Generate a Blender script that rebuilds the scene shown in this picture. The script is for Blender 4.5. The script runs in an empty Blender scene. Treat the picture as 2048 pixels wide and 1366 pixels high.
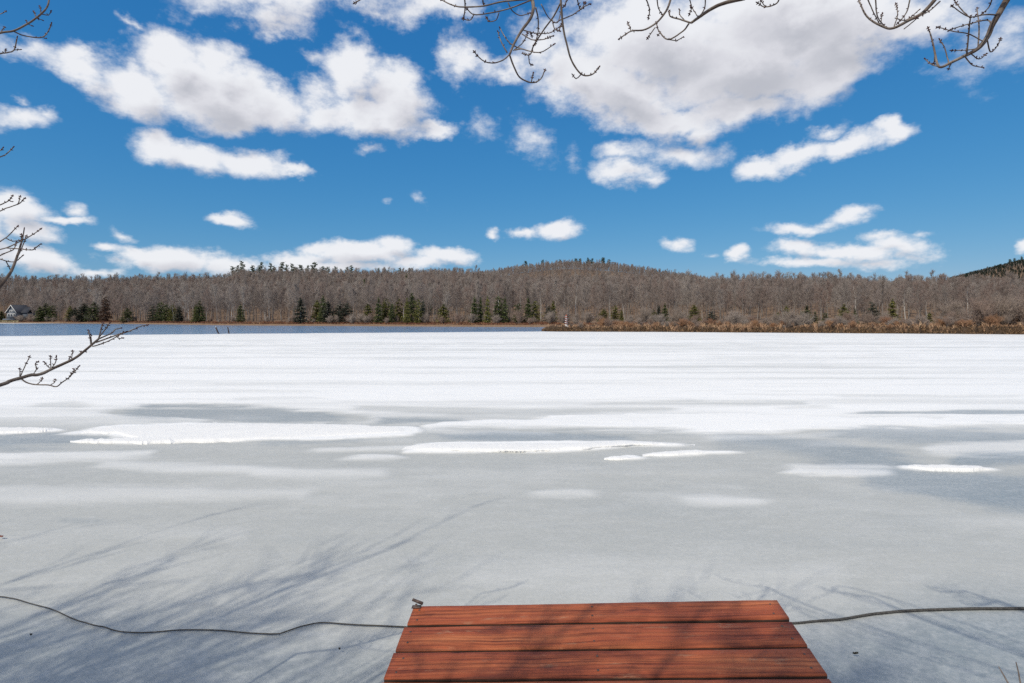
import bpy, math, random
import numpy as np
from mathutils import Vector

rng = np.random.default_rng(7)
random.seed(7)
S = bpy.context.scene
COL = S.collection
R = math.radians

# ------------------------------------------------------------------ camera
F, HY, H = 1138.0, 638.0, 1.75          # focal length and horizon of the 2048 px photograph, eye height above the ice


def P(px, py, Y):
    return np.array([(px - 1024) / F * Y, Y, H + (HY - py) / F * Y])


cd = bpy.data.cameras.new('camera')
cam = bpy.data.objects.new('camera', cd)
COL.objects.link(cam)
cam.location = (0, 0, H)
cam.rotation_euler = (math.pi / 2, 0, 0)
cd.sensor_width = 36
cd.lens = F / 2048 * 36
cd.shift_y = -(683 - HY) / 2048
cd.clip_start = 0.05
cd.clip_end = 8000
S.camera = cam

# ------------------------------------------------------------------ light
SUN_EL, SUN_AZ = R(48), R(220)
sd = bpy.data.lights.new('sun', 'SUN')
sd.energy = 3.0
sd.angle = R(0.53)
sd.color = (1.0, 0.915, 0.76)
sun = bpy.data.objects.new('sun', sd)
COL.objects.link(sun)
SD = Vector((math.sin(SUN_AZ) * math.cos(SUN_EL), math.cos(SUN_AZ) * math.cos(SUN_EL), math.sin(SUN_EL)))
sun.rotation_euler = SD.to_track_quat('Z', 'Y').to_euler()
sun.location = (-20, -25, 40)
S.view_settings.view_transform = 'Standard'
S.view_settings.look = 'None'
S.view_settings.exposure = 0.0
S.view_settings.gamma = 1.0
S.view_settings.use_curve_mapping = False
S.cycles.max_bounces = 5
S.cycles.diffuse_bounces = 3
S.cycles.glossy_bounces = 2
S.cycles.transmission_bounces = 2
S.cycles.sample_clamp_indirect = 3
S.cycles.sample_clamp_direct = 8
S.cycles.caustics_reflective = False
S.cycles.use_denoising = False
SKY_STRENGTH = 0.11

# clouds: centre x, centre y, half width, half height, tilt (degrees, down to the right), weight
CLOUDS = [
    # tall left bank
    (340, 112, 95, 68, 10, 1.0), (430, 185, 150, 66, 12, 1.1), (270, 175, 95, 50, 18, .9), (165, 140, 80, 36, 22, .75),
    (75, 108, 75, 26, 15, .55), (540, 215, 90, 42, 5, .95), (430, 130, 70, 50, 10, .8), (480, 238, 80, 22, 0, .6), (265, 40, 30, 14, 20, .35),
    # its right neighbour
    (700, 140, 70, 62, 5, .85), (790, 180, 72, 66, 10, .95), (735, 225, 130, 48, 4, 1.05), (870, 250, 55, 20, 0, .65),
    (640, 118, 28, 18, 0, .3), (640, 215, 60, 48, 0, .7), (735, 300, 25, 8, 0, .25),
    # lower left
    (315, 285, 62, 36, 12, .95), (400, 305, 100, 36, 10, 1.0), (510, 325, 85, 32, 14, .95), (585, 348, 50, 16, 14, .75),
    # along the top
    (520, -5, 170, 62, 8, .75), (640, -20, 240, 50, 0, .7), (540, 50, 70, 18, 8, .4), (880, 10, 120, 42, -6, .65), (760, 22, 80, 20, 0, .35), (400, 10, 50, 22, 15, .3),
    # between
    (925, 120, 42, 52, -15, .65), (1000, 142, 62, 34, 5, .6), (1090, 110, 70, 70, 0, .6),
    # the large right cloud
    (1300, 70, 200, 105, 0, 1.1), (1230, 170, 140, 78, 15, 1.05), (1470, 120, 240, 105, -8, 1.2), (1660, 60, 220, 100, -15, 1.1),
    (1640, 150, 110, 62, -20, .95), (1840, 30, 130, 52, -12, .75), (1150, 160, 80, 64, 10, .8), (1340, 235, 150, 42, 5, .95),
    (1480, 215, 140, 40, -8, .9), (1350, 300, 95, 26, 5, .55), (1240, 300, 50, 22, 20, .5), (1560, 20, 240, 80, 0, 1.0),
    (1250, 340, 68, 28, 12, .75), (1300, 360, 30, 12, 0, .5), (1065, 285, 45, 32, 30, .35), (1140, 318, 22, 18, 40, .25), (955, 250, 26, 24, 45, .25),
    # right streak
    (1530, 335, 52, 24, -10, .85), (1600, 312, 75, 28, -14, .9), (1690, 295, 80, 26, -10, .85), (1770, 270, 46, 20, -8, .75), (1660, 262, 40, 12, -10, .4),
    # small fair weather clouds
    (460, 440, 46, 17, 6, .9), (1110, 458, 58, 21, -6, .9), (1050, 466, 36, 11, 0, .6), (985, 470, 16, 9, 10, .55), (1352, 492, 28, 15, 5, .65),
    (842, 392, 18, 11, 40, .25), (770, 398, 12, 7, 0, .2), (1420, 515, 16, 6, 0, .3),
    # low right bank
    (1690, 424, 55, 17, -10, .75), (1600, 452, 72, 13, -4, .65), (1650, 440, 55, 16, -8, .5), (1590, 490, 45, 20, 0, .75), (1476, 508, 27, 15, 0, .8),
    (1700, 505, 150, 22, 2, .75), (1620, 526, 120, 12, 0, .7), (1800, 492, 78, 26, 4, .7), (1760, 470, 60, 12, 0, .55), (1760, 528, 60, 11, 0, .5), (1845, 468, 30, 7, 0, .35),
    # low left bank
    (25, 425, 85, 36, 8, .95), (130, 444, 62, 9, 2, .7), (150, 425, 22, 14, 40, .5), (60, 466, 75, 22, 4, .95), (70, 520, 90, 26, 6, .95), (-40, 480, 70, 80, 0, .9),
    (340, 518, 135, 26, 2, .95), (270, 505, 50, 16, 0, .7), (460, 530, 70, 22, 0, .8), (210, 489, 34, 10, 4, .65), (246, 465, 24, 10, 15, .4), (190, 545, 70, 10, 0, .6),
    # low bank in the centre
    (720, 508, 120, 26, 0, 1.0), (790, 492, 42, 22, 0, .9), (600, 518, 80, 22, 0, .9), (640, 500, 50, 18, 0, .8), (890, 514, 66, 20, 4, .95), (840, 525, 70, 14, 0, .7), (660, 535, 200, 12, 0, .7),
    # left edge and right edge
    (35, 235, 62, 24, -6, .55), (85, 222, 24, 13, -10, .45), (45, 197, 16, 9, 20, .3),
    (1995, 95, 90, 70, 0, .35), (2030, 60, 50, 40, 0, .35), (2046, 487, 16, 14, 0, .6),
    # beyond the frame
    (-250, 150, 180, 70, 10, .9), (-420, 420, 160, 40, 0, .9), (-300, 515, 150, 26, 0, .9), (2350, 200, 200, 70, -8, 1.0), (2300, 500, 150, 26, 0, .9), (2600, 420, 140, 34, 0, .9), (1000, -200, 260, 70, 5, 1.0), (1700, -260, 260, 80, -5, 1.0), (300, -240, 220, 70, 0, .9),
]


def build_world():
    w = bpy.data.worlds.new('World')
    S.world = w
    w.use_nodes = True
    w.cycles.sampling_method = 'MANUAL'
    w.cycles.sample_map_resolution = 512
    nt = w.node_tree
    N, Lk = nt.nodes, nt.links
    out = N['World Output']
    bg = N['Background']
    sky = N.new('ShaderNodeTexSky')
    sky.sky_type = 'NISHITA'
    sky.sun_disc = False
    sky.sun_elevation = SUN_EL
    sky.sun_rotation = SUN_AZ
    sky.altitude = 300
    sky.air_density = 1.0
    sky.dust_density = 0.1
    sky.ozone_density = 2.0
    hs = N.new('ShaderNodeHueSaturation')
    hs.inputs['Hue'].default_value = 0.5
    hs.inputs['Saturation'].default_value = 1.16
    hs.inputs['Value'].default_value = 1.0
    Lk.new(sky.outputs[0], hs.inputs['Color'])
    # deep clear-air response of the photograph, one curve per channel
    sp = N.new('ShaderNodeSeparateColor')
    Lk.new(hs.outputs[0], sp.inputs[0])
    cmb = N.new('ShaderNodeCombineColor')
    for i, (k_, g_) in enumerate(((.328, 1.08), (1.177, .60), (2.605, .38))):
        pw = N.new('ShaderNodeMath')
        pw.operation = 'POWER'
        pw.inputs[1].default_value = g_
        Lk.new(sp.outputs[i], pw.inputs[0])
        ml = N.new('ShaderNodeMath')
        ml.operation = 'MULTIPLY'
        ml.inputs[1].default_value = k_
        Lk.new(pw.outputs[0], ml.inputs[0])
        Lk.new(ml.outputs[0], cmb.inputs[i])
    Lk.new(cmb.outputs[0], bg.inputs[0])
    bg.inputs[1].default_value = SKY_STRENGTH

    # --- cloud cover as a function of azimuth and elevation
    g = bpy.data.node_groups.new('cloud_cover', 'ShaderNodeTree')
    g.interface.new_socket('Angle', in_out='INPUT', socket_type='NodeSocketVector')
    g.interface.new_socket('Dir', in_out='INPUT', socket_type='NodeSocketVector')
    g.interface.new_socket('Cover', in_out='OUTPUT', socket_type='NodeSocketFloat')
    g.interface.new_socket('Body', in_out='OUTPUT', socket_type='NodeSocketFloat')
    gi, go = g.nodes.new('NodeGroupInput'), g.nodes.new('NodeGroupOutput')
    gn, gl = g.nodes, g.links

    def math_(op, a, b=None, c=None, clamp=False):
        m = gn.new('ShaderNodeMath')
        m.operation = op
        m.use_clamp = clamp
        for i, v in enumerate((a, b, c)):
            if v is None:
                continue
            if isinstance(v, (int, float)):
                m.inputs[i].default_value = v
            else:
                gl.new(v, m.inputs[i])
        return m.outputs[0]

    sep = gn.new('ShaderNodeSeparateXYZ')
    gl.new(gi.outputs['Angle'], sep.inputs[0])
    el = sep.outputs[1]

    def noise(vec, scale, detail, rough, color=False, lac=2.0):
        n = gn.new('ShaderNodeTexNoise')
        n.inputs['Scale'].default_value = scale
        n.inputs['Detail'].default_value = detail
        n.inputs['Roughness'].default_value = rough
        n.inputs['Lacunarity'].default_value = lac
        gl.new(vec, n.inputs['Vector'])
        return n.outputs['Color'] if color else n.outputs[0]

    st = gn.new('ShaderNodeVectorMath')
    st.operation = 'MULTIPLY'
    st.inputs[1].default_value = (1, 1.45, 1)
    gl.new(gi.outputs['Angle'], st.inputs[0])
    # warp grows with elevation (low clouds are far and small)
    wn = noise(st.outputs[0], 9, 5, .6, True)
    sub = gn.new('ShaderNodeVectorMath')
    sub.operation = 'SUBTRACT'
    sub.inputs[1].default_value = (.5, .5, .5)
    gl.new(wn, sub.inputs[0])
    amp = math_('MULTIPLY_ADD', el, .24, .016)
    amp = math_('MINIMUM', math_('MAXIMUM', amp, .018), .12)
    sc = gn.new('ShaderNodeVectorMath')
    sc.operation = 'SCALE'
    gl.new(sub.outputs[0], sc.inputs[0])
    gl.new(amp, sc.inputs['Scale'])
    ad = gn.new('ShaderNodeVectorMath')
    ad.operation = 'ADD'
    gl.new(gi.outputs['Angle'], ad.inputs[0])
    gl.new(sc.outputs[0], ad.inputs[1])
    flat = gn.new('ShaderNodeVectorMath')
    flat.operation = 'MULTIPLY'
    flat.inputs[1].default_value = (1, 1, 0)
    gl.new(ad.outputs[0], flat.inputs[0])
    fs = gn.new('ShaderNodeSeparateXYZ')
    gl.new(flat.outputs[0], fs.inputs[0])
    acc = None
    for (x, y, rx, ry, tilt, wt) in CLOUDS:
        u, v = (x - 1024) / F, (HY - y) / F
        az = math.atan(u)
        e = math.atan(v * math.cos(az))
        t = R(tilt)

        def ang(px, py):
            uu, vv = (px - 1024) / F, (HY - py) / F
            a = math.atan(uu)
            return np.array([a, math.atan(vv * math.cos(a))])
        dx = ang(x + rx * math.cos(t), y + rx * math.sin(t)) - ang(x - rx * math.cos(t), y - rx * math.sin(t))
        dy = ang(x - ry * math.sin(t), y + ry * math.cos(t)) - ang(x + ry * math.sin(t), y - ry * math.cos(t))
        m = gn.new('ShaderNodeMapping')
        m.vector_type = 'TEXTURE'
        m.inputs['Location'].default_value = (az, e, 0)
        m.inputs['Rotation'].default_value = (0, 0, math.atan2(dx[1], dx[0]))
        m.inputs['Scale'].default_value = (np.hypot(*dx) / 2 * 1.08, np.hypot(*dy) / 2 * 1.08, 1)
        if acc is None:
            gl.new(flat.outputs[0], m.inputs['Vector'])
        else:       # one after the other, so that the compiled shader stays small
            cx_ = gn.new('ShaderNodeCombineXYZ')
            gl.new(fs.outputs[0], cx_.inputs[0])
            gl.new(fs.outputs[1], cx_.inputs[1])
            gl.new(math_('MULTIPLY', acc, 1e-6), cx_.inputs[2])
            gl.new(cx_.outputs[0], m.inputs['Vector'])
        ln = gn.new('ShaderNodeVectorMath')
        ln.operation = 'LENGTH'
        gl.new(m.outputs[0], ln.inputs[0])
        d = math_('MULTIPLY_ADD', ln.outputs['Value'], -wt, wt)
        acc = d if acc is None else math_('SMOOTH_MAX', acc, d, .15)
    # sky outside the picture: broken cumulus, unseen cover thickened to whiten the fill light
    far = noise(gi.outputs['Dir'], 5, 4, .55)
    far = math_('MULTIPLY_ADD', far, 3.0, -1.17)
    azabs = math_('ABSOLUTE', sep.outputs[0])
    o1 = math_('SMOOTHSTEP' if False else 'MULTIPLY_ADD', azabs, 6, -6 * .98, clamp=True)
    o2 = math_('MULTIPLY_ADD', el, 6, -6 * .72, clamp=True)
    outm = math_('MAXIMUM', o1, o2)
    far = math_('MULTIPLY_ADD', math_('ADD', far, 1.0), outm, -1.0)
    acc = math_('MAXIMUM', acc, far)
    # edge break-up
    fine = noise(st.outputs[0], 15, 9, .66)
    fine = math_('MULTIPLY_ADD', fine, 1.15, -.545)
    low = math_('MULTIPLY_ADD', el, -4.5, 1.15, clamp=True)
    fine2 = math_('MULTIPLY_ADD', noise(st.outputs[0], 46, 6, .6), 1.2, -.58)
    fine = math_('ADD', math_('MULTIPLY', fine, math_('MULTIPLY_ADD', low, -.35, 1.0)), math_('MULTIPLY', fine2, low))
    gl.new(math_('ADD', acc, fine), go.inputs[0])
    gl.new(math_('MULTIPLY_ADD', fine, .28, acc), go.inputs[1])

    tc = N.new('ShaderNodeTexCoord')
    sx = N.new('ShaderNodeSeparateXYZ')
    Lk.new(tc.outputs['Generated'], sx.inputs[0])

    def wm(op, a, b=None, c=None, clamp=False):
        m = N.new('ShaderNodeMath')
        m.operation = op
        m.use_clamp = clamp
        for i, v in enumerate((a, b, c)):
            if v is None:
                continue
            if isinstance(v, (int, float)):
                m.inputs[i].default_value = v
            else:
                Lk.new(v, m.inputs[i])
        return m.outputs[0]
    azn = wm('ARCTAN2', sx.outputs[0], sx.outputs[1])
    eln = wm('ARCSINE', sx.outputs[2])
    cb = N.new('ShaderNodeCombineXYZ')
    Lk.new(azn, cb.inputs[0])
    Lk.new(eln, cb.inputs[1])

    def cover(offset):
        gg = N.new('ShaderNodeGroup')
        gg.node_tree = g
        o = N.new('ShaderNodeVectorMath')
        o.operation = 'ADD'
        k = N.new('ShaderNodeVectorMath')
        k.operation = 'SCALE'
        k.inputs[0].default_value = offset
        Lk.new(wm('MULTIPLY_ADD', eln, 2.2, .22, clamp=True), k.inputs['Scale'])
        Lk.new(k.outputs[0], o.inputs[1])
        Lk.new(cb.outputs[0], o.inputs[0])
        Lk.new(o.outputs[0], gg.inputs['Angle'])
        Lk.new(tc.outputs['Generated'], gg.inputs['Dir'])
        return gg.outputs

    def sstep(v, a, b):
        m = N.new('ShaderNodeMapRange')
        m.interpolation_type = 'SMOOTHSTEP'
        m.inputs[1].default_value = a
        m.inputs[2].default_value = b
        Lk.new(v, m.inputs[0])
        return m.outputs[0]
    c0 = cover((0, 0, 0))
    c1 = cover((-.030, .042, 0))
    dens = sstep(c0[0], -.08, .58)
    thick = sstep(c1[1], .12, 1.12)
    ramp = N.new('ShaderNodeValToRGB')
    ramp.color_ramp.elements[0].position = 0
    ramp.color_ramp.elements[0].color = (.88, .89, .92, 1)
    ramp.color_ramp.elements[1].position = 1
    ramp.color_ramp.elements[1].color = (.52, .53, .58, 1)
    e = ramp.color_ramp.elements.new(.5)
    e.color = (.71, .71, .755, 1)
    Lk.new(thick, ramp.inputs[0])
    bg2 = N.new('ShaderNodeBackground')
    Lk.new(ramp.outputs[0], bg2.inputs[0])
    bg2.inputs[1].default_value = 1.0
    # only above the horizon
    up = sstep(sx.outputs[2], -.01, .01)
    fac = wm('MULTIPLY', wm('MULTIPLY', dens, .96), up)
    mix = N.new('ShaderNodeMixShader')
    Lk.new(fac, mix.inputs[0])
    Lk.new(bg.outputs[0], mix.inputs[1])
    Lk.new(bg2.outputs[0], mix.inputs[2])
    Lk.new(mix.outputs[0], out.inputs[0])


build_world()


# ------------------------------------------------------------------ helpers
def make_mesh(name, verts, faces, mat=None, smooth=False):
    """verts (n,3); faces: list of (m,k) int arrays"""
    verts = np.asarray(verts, dtype=np.float32)
    if not isinstance(faces, (list, tuple)):
        faces = [faces]
    faces = [np.asarray(f, dtype=np.int32) for f in faces if len(f)]
    me = bpy.data.meshes.new(name)
    me.vertices.add(len(verts))
    me.vertices.foreach_set('co', verts.ravel())
    loops = np.concatenate([f.ravel() for f in faces])
    tot = np.concatenate([np.full(len(f), f.shape[1], np.int32) for f in faces])
    start = np.concatenate([[0], np.cumsum(tot)[:-1]]).astype(np.int32)
    me.loops.add(len(loops))
    me.loops.foreach_set('vertex_index', loops)
    me.polygons.add(len(tot))
    me.polygons.foreach_set('loop_start', start)
    me.polygons.foreach_set('loop_total', tot)
    if smooth:
        me.polygons.foreach_set('use_smooth', np.ones(len(tot), bool))
    if mat:
        for m in (mat if isinstance(mat, (list, tuple)) else [mat]):
            me.materials.append(m)
    me.update(calc_edges=True)
    return me


def link(name, data, parent=None, label=None, cat=None, group=None, kind=None, loc=None):
    o = bpy.data.objects.new(name, data)
    COL.objects.link(o)
    if parent is not None:
        o.parent = parent
    if loc is not None:
        o.location = loc
    for k, v in (('label', label), ('category', cat), ('group', group), ('kind', kind)):
        if v:
            o[k] = v
    return o


class Geo:
    """collects tubes, pyramids and boxes into one mesh"""

    def __init__(self):
        self.v, self.f3, self.f4, self.n = [], [], [], 0

    def add(self, v, f3=None, f4=None):
        v = np.asarray(v, float).reshape(-1, 3)
        self.v.append(v)
        if f3 is not None and len(f3):
            self.f3.append(np.asarray(f3, int) + self.n)
        if f4 is not None and len(f4):
            self.f4.append(np.asarray(f4, int) + self.n)
        self.n += len(v)

    def tube(self, pts, rad, sides=5, cap=True):
        pts = np.asarray(pts, float)
        n = len(pts)
        rad = np.broadcast_to(np.asarray(rad, float), (n,))
        d = np.gradient(pts, axis=0)
        d /= np.linalg.norm(d, axis=1, keepdims=True) + 1e-9
        ref = np.array([0.3, .2, .93]) if abs(d[0][2]) < .8 else np.array([.93, .3, .2])
        a = np.cross(d, ref)
        a /= np.linalg.norm(a, axis=1, keepdims=True) + 1e-9
        b = np.cross(d, a)
        th = np.arange(sides) * 2 * np.pi / sides
        ring = pts[:, None] + rad[:, None, None] * (np.cos(th)[None, :, None] * a[:, None] + np.sin(th)[None, :, None] * b[:, None])
        v = ring.reshape(-1, 3)
        i, j = np.meshgrid(np.arange(n - 1), np.arange(sides), indexing='ij')
        jj = (j + 1) % sides
        f4 = np.stack([i * sides + j, i * sides + jj, (i + 1) * sides + jj, (i + 1) * sides + j], -1).reshape(-1, 4)
        f3 = []
        if cap:
            v = np.vstack([v, pts[:1], pts[-1:]])
            k = n * sides
            jn = (np.arange(sides) + 1) % sides
            f3 = np.vstack([np.stack([np.full(sides, k), jn, np.arange(sides)], 1),
                            np.stack([np.full(sides, k + 1), (n - 1) * sides + np.arange(sides), (n - 1) * sides + jn], 1)])
        self.add(v, f3, f4)

    def spikes(self, base, tip, rad):
        """thin three-sided pyramids, vectorised"""
        base, tip = np.asarray(base, float), np.asarray(tip, float)
        n = len(base)
        if n == 0:
            return
        rad = np.broadcast_to(np.asarray(rad, float), (n,))
        d = tip - base
        d /= np.linalg.norm(d, axis=1, keepdims=True) + 1e-9
        ref = np.tile(np.array([.31, .42, .85]), (n, 1))
        a = np.cross(d, ref)
        a /= np.linalg.norm(a, axis=1, keepdims=True) + 1e-9
        b = np.cross(d, a)
        ring = [base + rad[:, None] * (math.cos(t) * a + math.sin(t) * b) for t in (0, 2.094, 4.189)]
        v = np.stack(ring + [tip], 1).reshape(-1, 3)
        k = np.arange(n)[:, None] * 4
        f3 = np.concatenate([k + np.array([[0, 1, 3]]), k + np.array([[1, 2, 3]]), k + np.array([[2, 0, 3]])])
        self.add(v, f3)

    def tris(self, a, b, c):
        v = np.stack([a, b, c], 1).reshape(-1, 3)
        self.add(v, np.arange(len(a) * 3).reshape(-1, 3))

    def blobs(self, cen, axis, rad, length):
        """small pointed octahedra (buds)"""
        for c, ax, r, l in zip(cen, axis, rad, length):
            ax = ax / (np.linalg.norm(ax) + 1e-9)
            u = np.cross(ax, [.3, .5, .8])
            u /= np.linalg.norm(u) + 1e-9
            w = np.cross(ax, u)
            rings = []
            for t, k in ((-.35, .75), (.05, 1.0), (.4, .75)):
                rings.append([c + ax * l * t + r * k * (math.cos(q) * u + math.sin(q) * w) for q in np.arange(6) * math.pi / 3])
            v = np.array(rings).reshape(-1, 3)
            v = np.vstack([v, c - ax * l * .5, c + ax * l * .62])
            f4, f3 = [], []
            for i in range(2):
                for j in range(6):
                    f4.append([i * 6 + j, i * 6 + (j + 1) % 6, (i + 1) * 6 + (j + 1) % 6, (i + 1) * 6 + j])
            for j in range(6):
                f3.append([18, (j + 1) % 6, j])
                f3.append([19, 12 + j, 12 + (j + 1) % 6])
            self.add(v, f3, f4)

    def box(self, lo, hi):
        lo, hi = np.array(lo, float), np.array(hi, float)
        v = np.array([[x, y, z] for z in (lo[2], hi[2]) for y in (lo[1], hi[1]) for x in (lo[0], hi[0])])
        self.add(v, None, [[0, 2, 3, 1], [4, 5, 7, 6], [0, 1, 5, 4], [2, 6, 7, 3], [0, 4, 6, 2], [1, 3, 7, 5]])

    def prism(self, poly, depth_vec):
        poly = np.asarray(poly, float)
        n = len(poly)
        v = np.vstack([poly, poly + np.asarray(depth_vec, float)])
        f4 = [[i, (i + 1) % n, n + (i + 1) % n, n + i] for i in range(n)]
        f3 = [[0, i + 1, i] for i in range(1, n - 1)] + [[n, n + i, n + i + 1] for i in range(1, n - 1)]
        self.add(v, f3, f4)

    def mesh(self, name, mat=None, smooth=False):
        f = []
        if self.f3:
            f.append(np.vstack(self.f3))
        if self.f4:
            f.append(np.vstack(self.f4))
        return make_mesh(name, np.vstack(self.v), f, mat, smooth)


def hash2(i, j, seed):
    h = (i * 374761393 + j * 668265263 + seed * 974711) & 0x7fffffff
    h = ((h ^ (h >> 13)) * 1274126177) & 0x7fffffff
    return ((h ^ (h >> 16)) & 0xffff) / 65535.0


def vnoise(x, y, seed=0):
    xi, yi = np.floor(x).astype(np.int64), np.floor(y).astype(np.int64)
    fx, fy = x - xi, y - yi
    fx, fy = fx * fx * fx * (fx * (fx * 6 - 15) + 10), fy * fy * fy * (fy * (fy * 6 - 15) + 10)
    a, b = hash2(xi, yi, seed), hash2(xi + 1, yi, seed)
    c, d = hash2(xi, yi + 1, seed), hash2(xi + 1, yi + 1, seed)
    return (a * (1 - fx) + b * fx) * (1 - fy) + (c * (1 - fx) + d * fx) * fy


def fbm(x, y, oct=5, seed=0, gain=.5):
    s, a, t = 0, 1, 0
    c, sn = math.cos(.6), math.sin(.6)
    for o in range(oct):
        s = s + a * vnoise(x, y, seed + o * 17)
        t += a
        a *= gain
        x, y = 2.03 * x + 11.3, 2.03 * y + 7.7
    return s / t


def sm(x, a, b):
    t = np.clip((x - a) / (b - a), 0, 1)
    return t * t * (3 - 2 * t)


# ------------------------------------------------------------------ materials
class Mat:
    def __init__(self, name, rough=.8, spec=.3):
        self.m = bpy.data.materials.new(name)
        self.m.use_nodes = True
        self.nt = self.m.node_tree
        self.b = self.nt.nodes['Principled BSDF']
        self.b.inputs['Roughness'].default_value = rough
        self.b.inputs['Specular IOR Level'].default_value = spec

    def n(self, t, **kw):
        nd = self.nt.nodes.new(t)
        for k, v in kw.items():
            if k in nd.inputs:
                nd.inputs[k].default_value = v
            else:
                setattr(nd, k, v)
        return nd

    def l(self, a, b):
        self.nt.links.new(a, b)

    def ramp(self, fac, stops):
        r = self.n('ShaderNodeValToRGB')
        e = r.color_ramp.elements
        while len(e) < len(stops):
            e.new(.5)
        for el, (p, c) in zip(e, stops):
            el.position = p
            el.color = (*c, 1)
        self.l(fac, r.inputs[0])
        return r.outputs[0]

    def noise(self, scale, detail=4, rough=.55, vec=None, stretch=None, coord='Object'):
        if vec is None:
            tc = self.n('ShaderNodeTexCoord')
            vec = tc.outputs[coord]
        if stretch:
            mp = self.n('ShaderNodeMapping')
            mp.inputs['Scale'].default_value = stretch
            self.l(vec, mp.inputs[0])
            vec = mp.outputs[0]
        t = self.n('ShaderNodeTexNoise', Scale=scale, Detail=detail, Roughness=rough)
        self.l(vec, t.inputs['Vector'])
        return t.outputs[0]

    def bump(self, h, strength, dist=.01):
        b = self.n('ShaderNodeBump', Strength=strength, Distance=dist)
        self.l(h, b.inputs['Height'])
        self.l(b.outputs[0], self.b.inputs['Normal'])
        return b

    def color(self, c):
        if isinstance(c, tuple):
            self.b.inputs['Base Color'].default_value = (*c, 1)
        else:
            self.l(c, self.b.inputs['Base Color'])

    def mix(self, fac, a, b, mode='MIX'):
        m = self.n('ShaderNodeMix', data_type='RGBA', blend_type=mode)
        for i, v in ((0, fac), (6, a), (7, b)):
            if isinstance(v, tuple):
                m.inputs[i].default_value = (*v, 1)
            elif isinstance(v, (int, float)):
                m.inputs[i].default_value = v
            else:
                self.l(v, m.inputs[i])
        return m.outputs[2]

    def math(self, op, a, b=0.0, clamp=False):
        m = self.n('ShaderNodeMath', operation=op, use_clamp=clamp)
        for i, v in ((0, a), (1, b)):
            if isinstance(v, (int, float)):
                m.inputs[i].default_value = v
            else:
                self.l(v, m.inputs[i])
        return m.outputs[0]


def bark_mat(name, stops, rough=.9, scale=4, noise_amt=.5):
    m = Mat(name, rough, .15)
    oi = m.n('ShaderNodeObjectInfo')
    c = m.ramp(oi.outputs['Random'], stops)
    nz = m.noise(scale, 3, .6)
    c = m.mix(noise_amt, c, m.ramp(nz, [(.3, (.35, .33, .32)), (.7, (1.0, 1.0, 1.0))]), 'MULTIPLY')
    m.color(c)
    return m.m


MT = {}
MT['twig_wood'] = bark_mat('leafless_crown_bark', [(0, (.17, .138, .124)), (.25, (.275, .24, .22)), (.5, (.24, .178, .156)), (.75, (.34, .305, .28)), (1, (.19, .154, .142))], noise_amt=.15)
MT['trunk_wood'] = bark_mat('forest_trunk_bark', [(0, (.15, .13, .12)), (.3, (.28, .26, .24)), (.6, (.20, .175, .16)), (.8, (.56, .54, .51)), (1, (.14, .12, .11))], noise_amt=.4)
MT['shrub_grey'] = bark_mat('grey_shrub_bark', [(0, (.26, .21, .18)), (.5, (.30, .26, .235)), (1, (.24, .17, .14))], noise_amt=.2)
MT['shrub_russet'] = bark_mat('russet_shrub_bark', [(0, (.30, .16, .09)), (.5, (.34, .20, .12)), (1, (.27, .15, .10))], noise_amt=.2)


def leaf_mat(name, a, b):
    m = Mat(name, .75, .2)
    oi = m.n('ShaderNodeObjectInfo')
    nz = m.noise(1.1, 3, .6)
    f = m.math('MULTIPLY_ADD', oi.outputs['Random'], .35)
    m.nt.nodes[-1]
    f2 = m.math('ADD', nz, m.math('MULTIPLY_ADD', oi.outputs['Random'], .3), True)
    c = m.ramp(f2, [(.3, a), (.8, b)])
    m.color(c)
    return m.m


MT['dark_needles'] = leaf_mat('dark_evergreen_needles', (.044, .060, .026), (.115, .135, .054))
MT['yellow_needles'] = leaf_mat('yellow_green_needles', (.085, .10, .030), (.20, .195, .062))
MT['grey_needles'] = leaf_mat('grey_green_needles', (.060, .068, .050), (.110, .115, .085))
MT['russet_needles'] = leaf_mat('russet_needles', (.085, .048, .034), (.13, .075, .05))
MT['pine_needles'] = leaf_mat('pine_needles', (.030, .048, .026), (.075, .105, .048))
MT['mountain_needles'] = leaf_mat('mountain_needles', (.018, .030, .026), (.040, .058, .044))


def simple(name, c, rough=.7, spec=.3, var=.25, scale=8):
    m = Mat(name, rough, spec)
    nz = m.noise(scale, 4, .6)
    k = 1 - var
    m.color(m.ramp(nz, [(.3, tuple(x * k for x in c)), (.7, tuple(min(1, x * (1 + var * .6)) for x in c))]))
    return m.m


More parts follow.
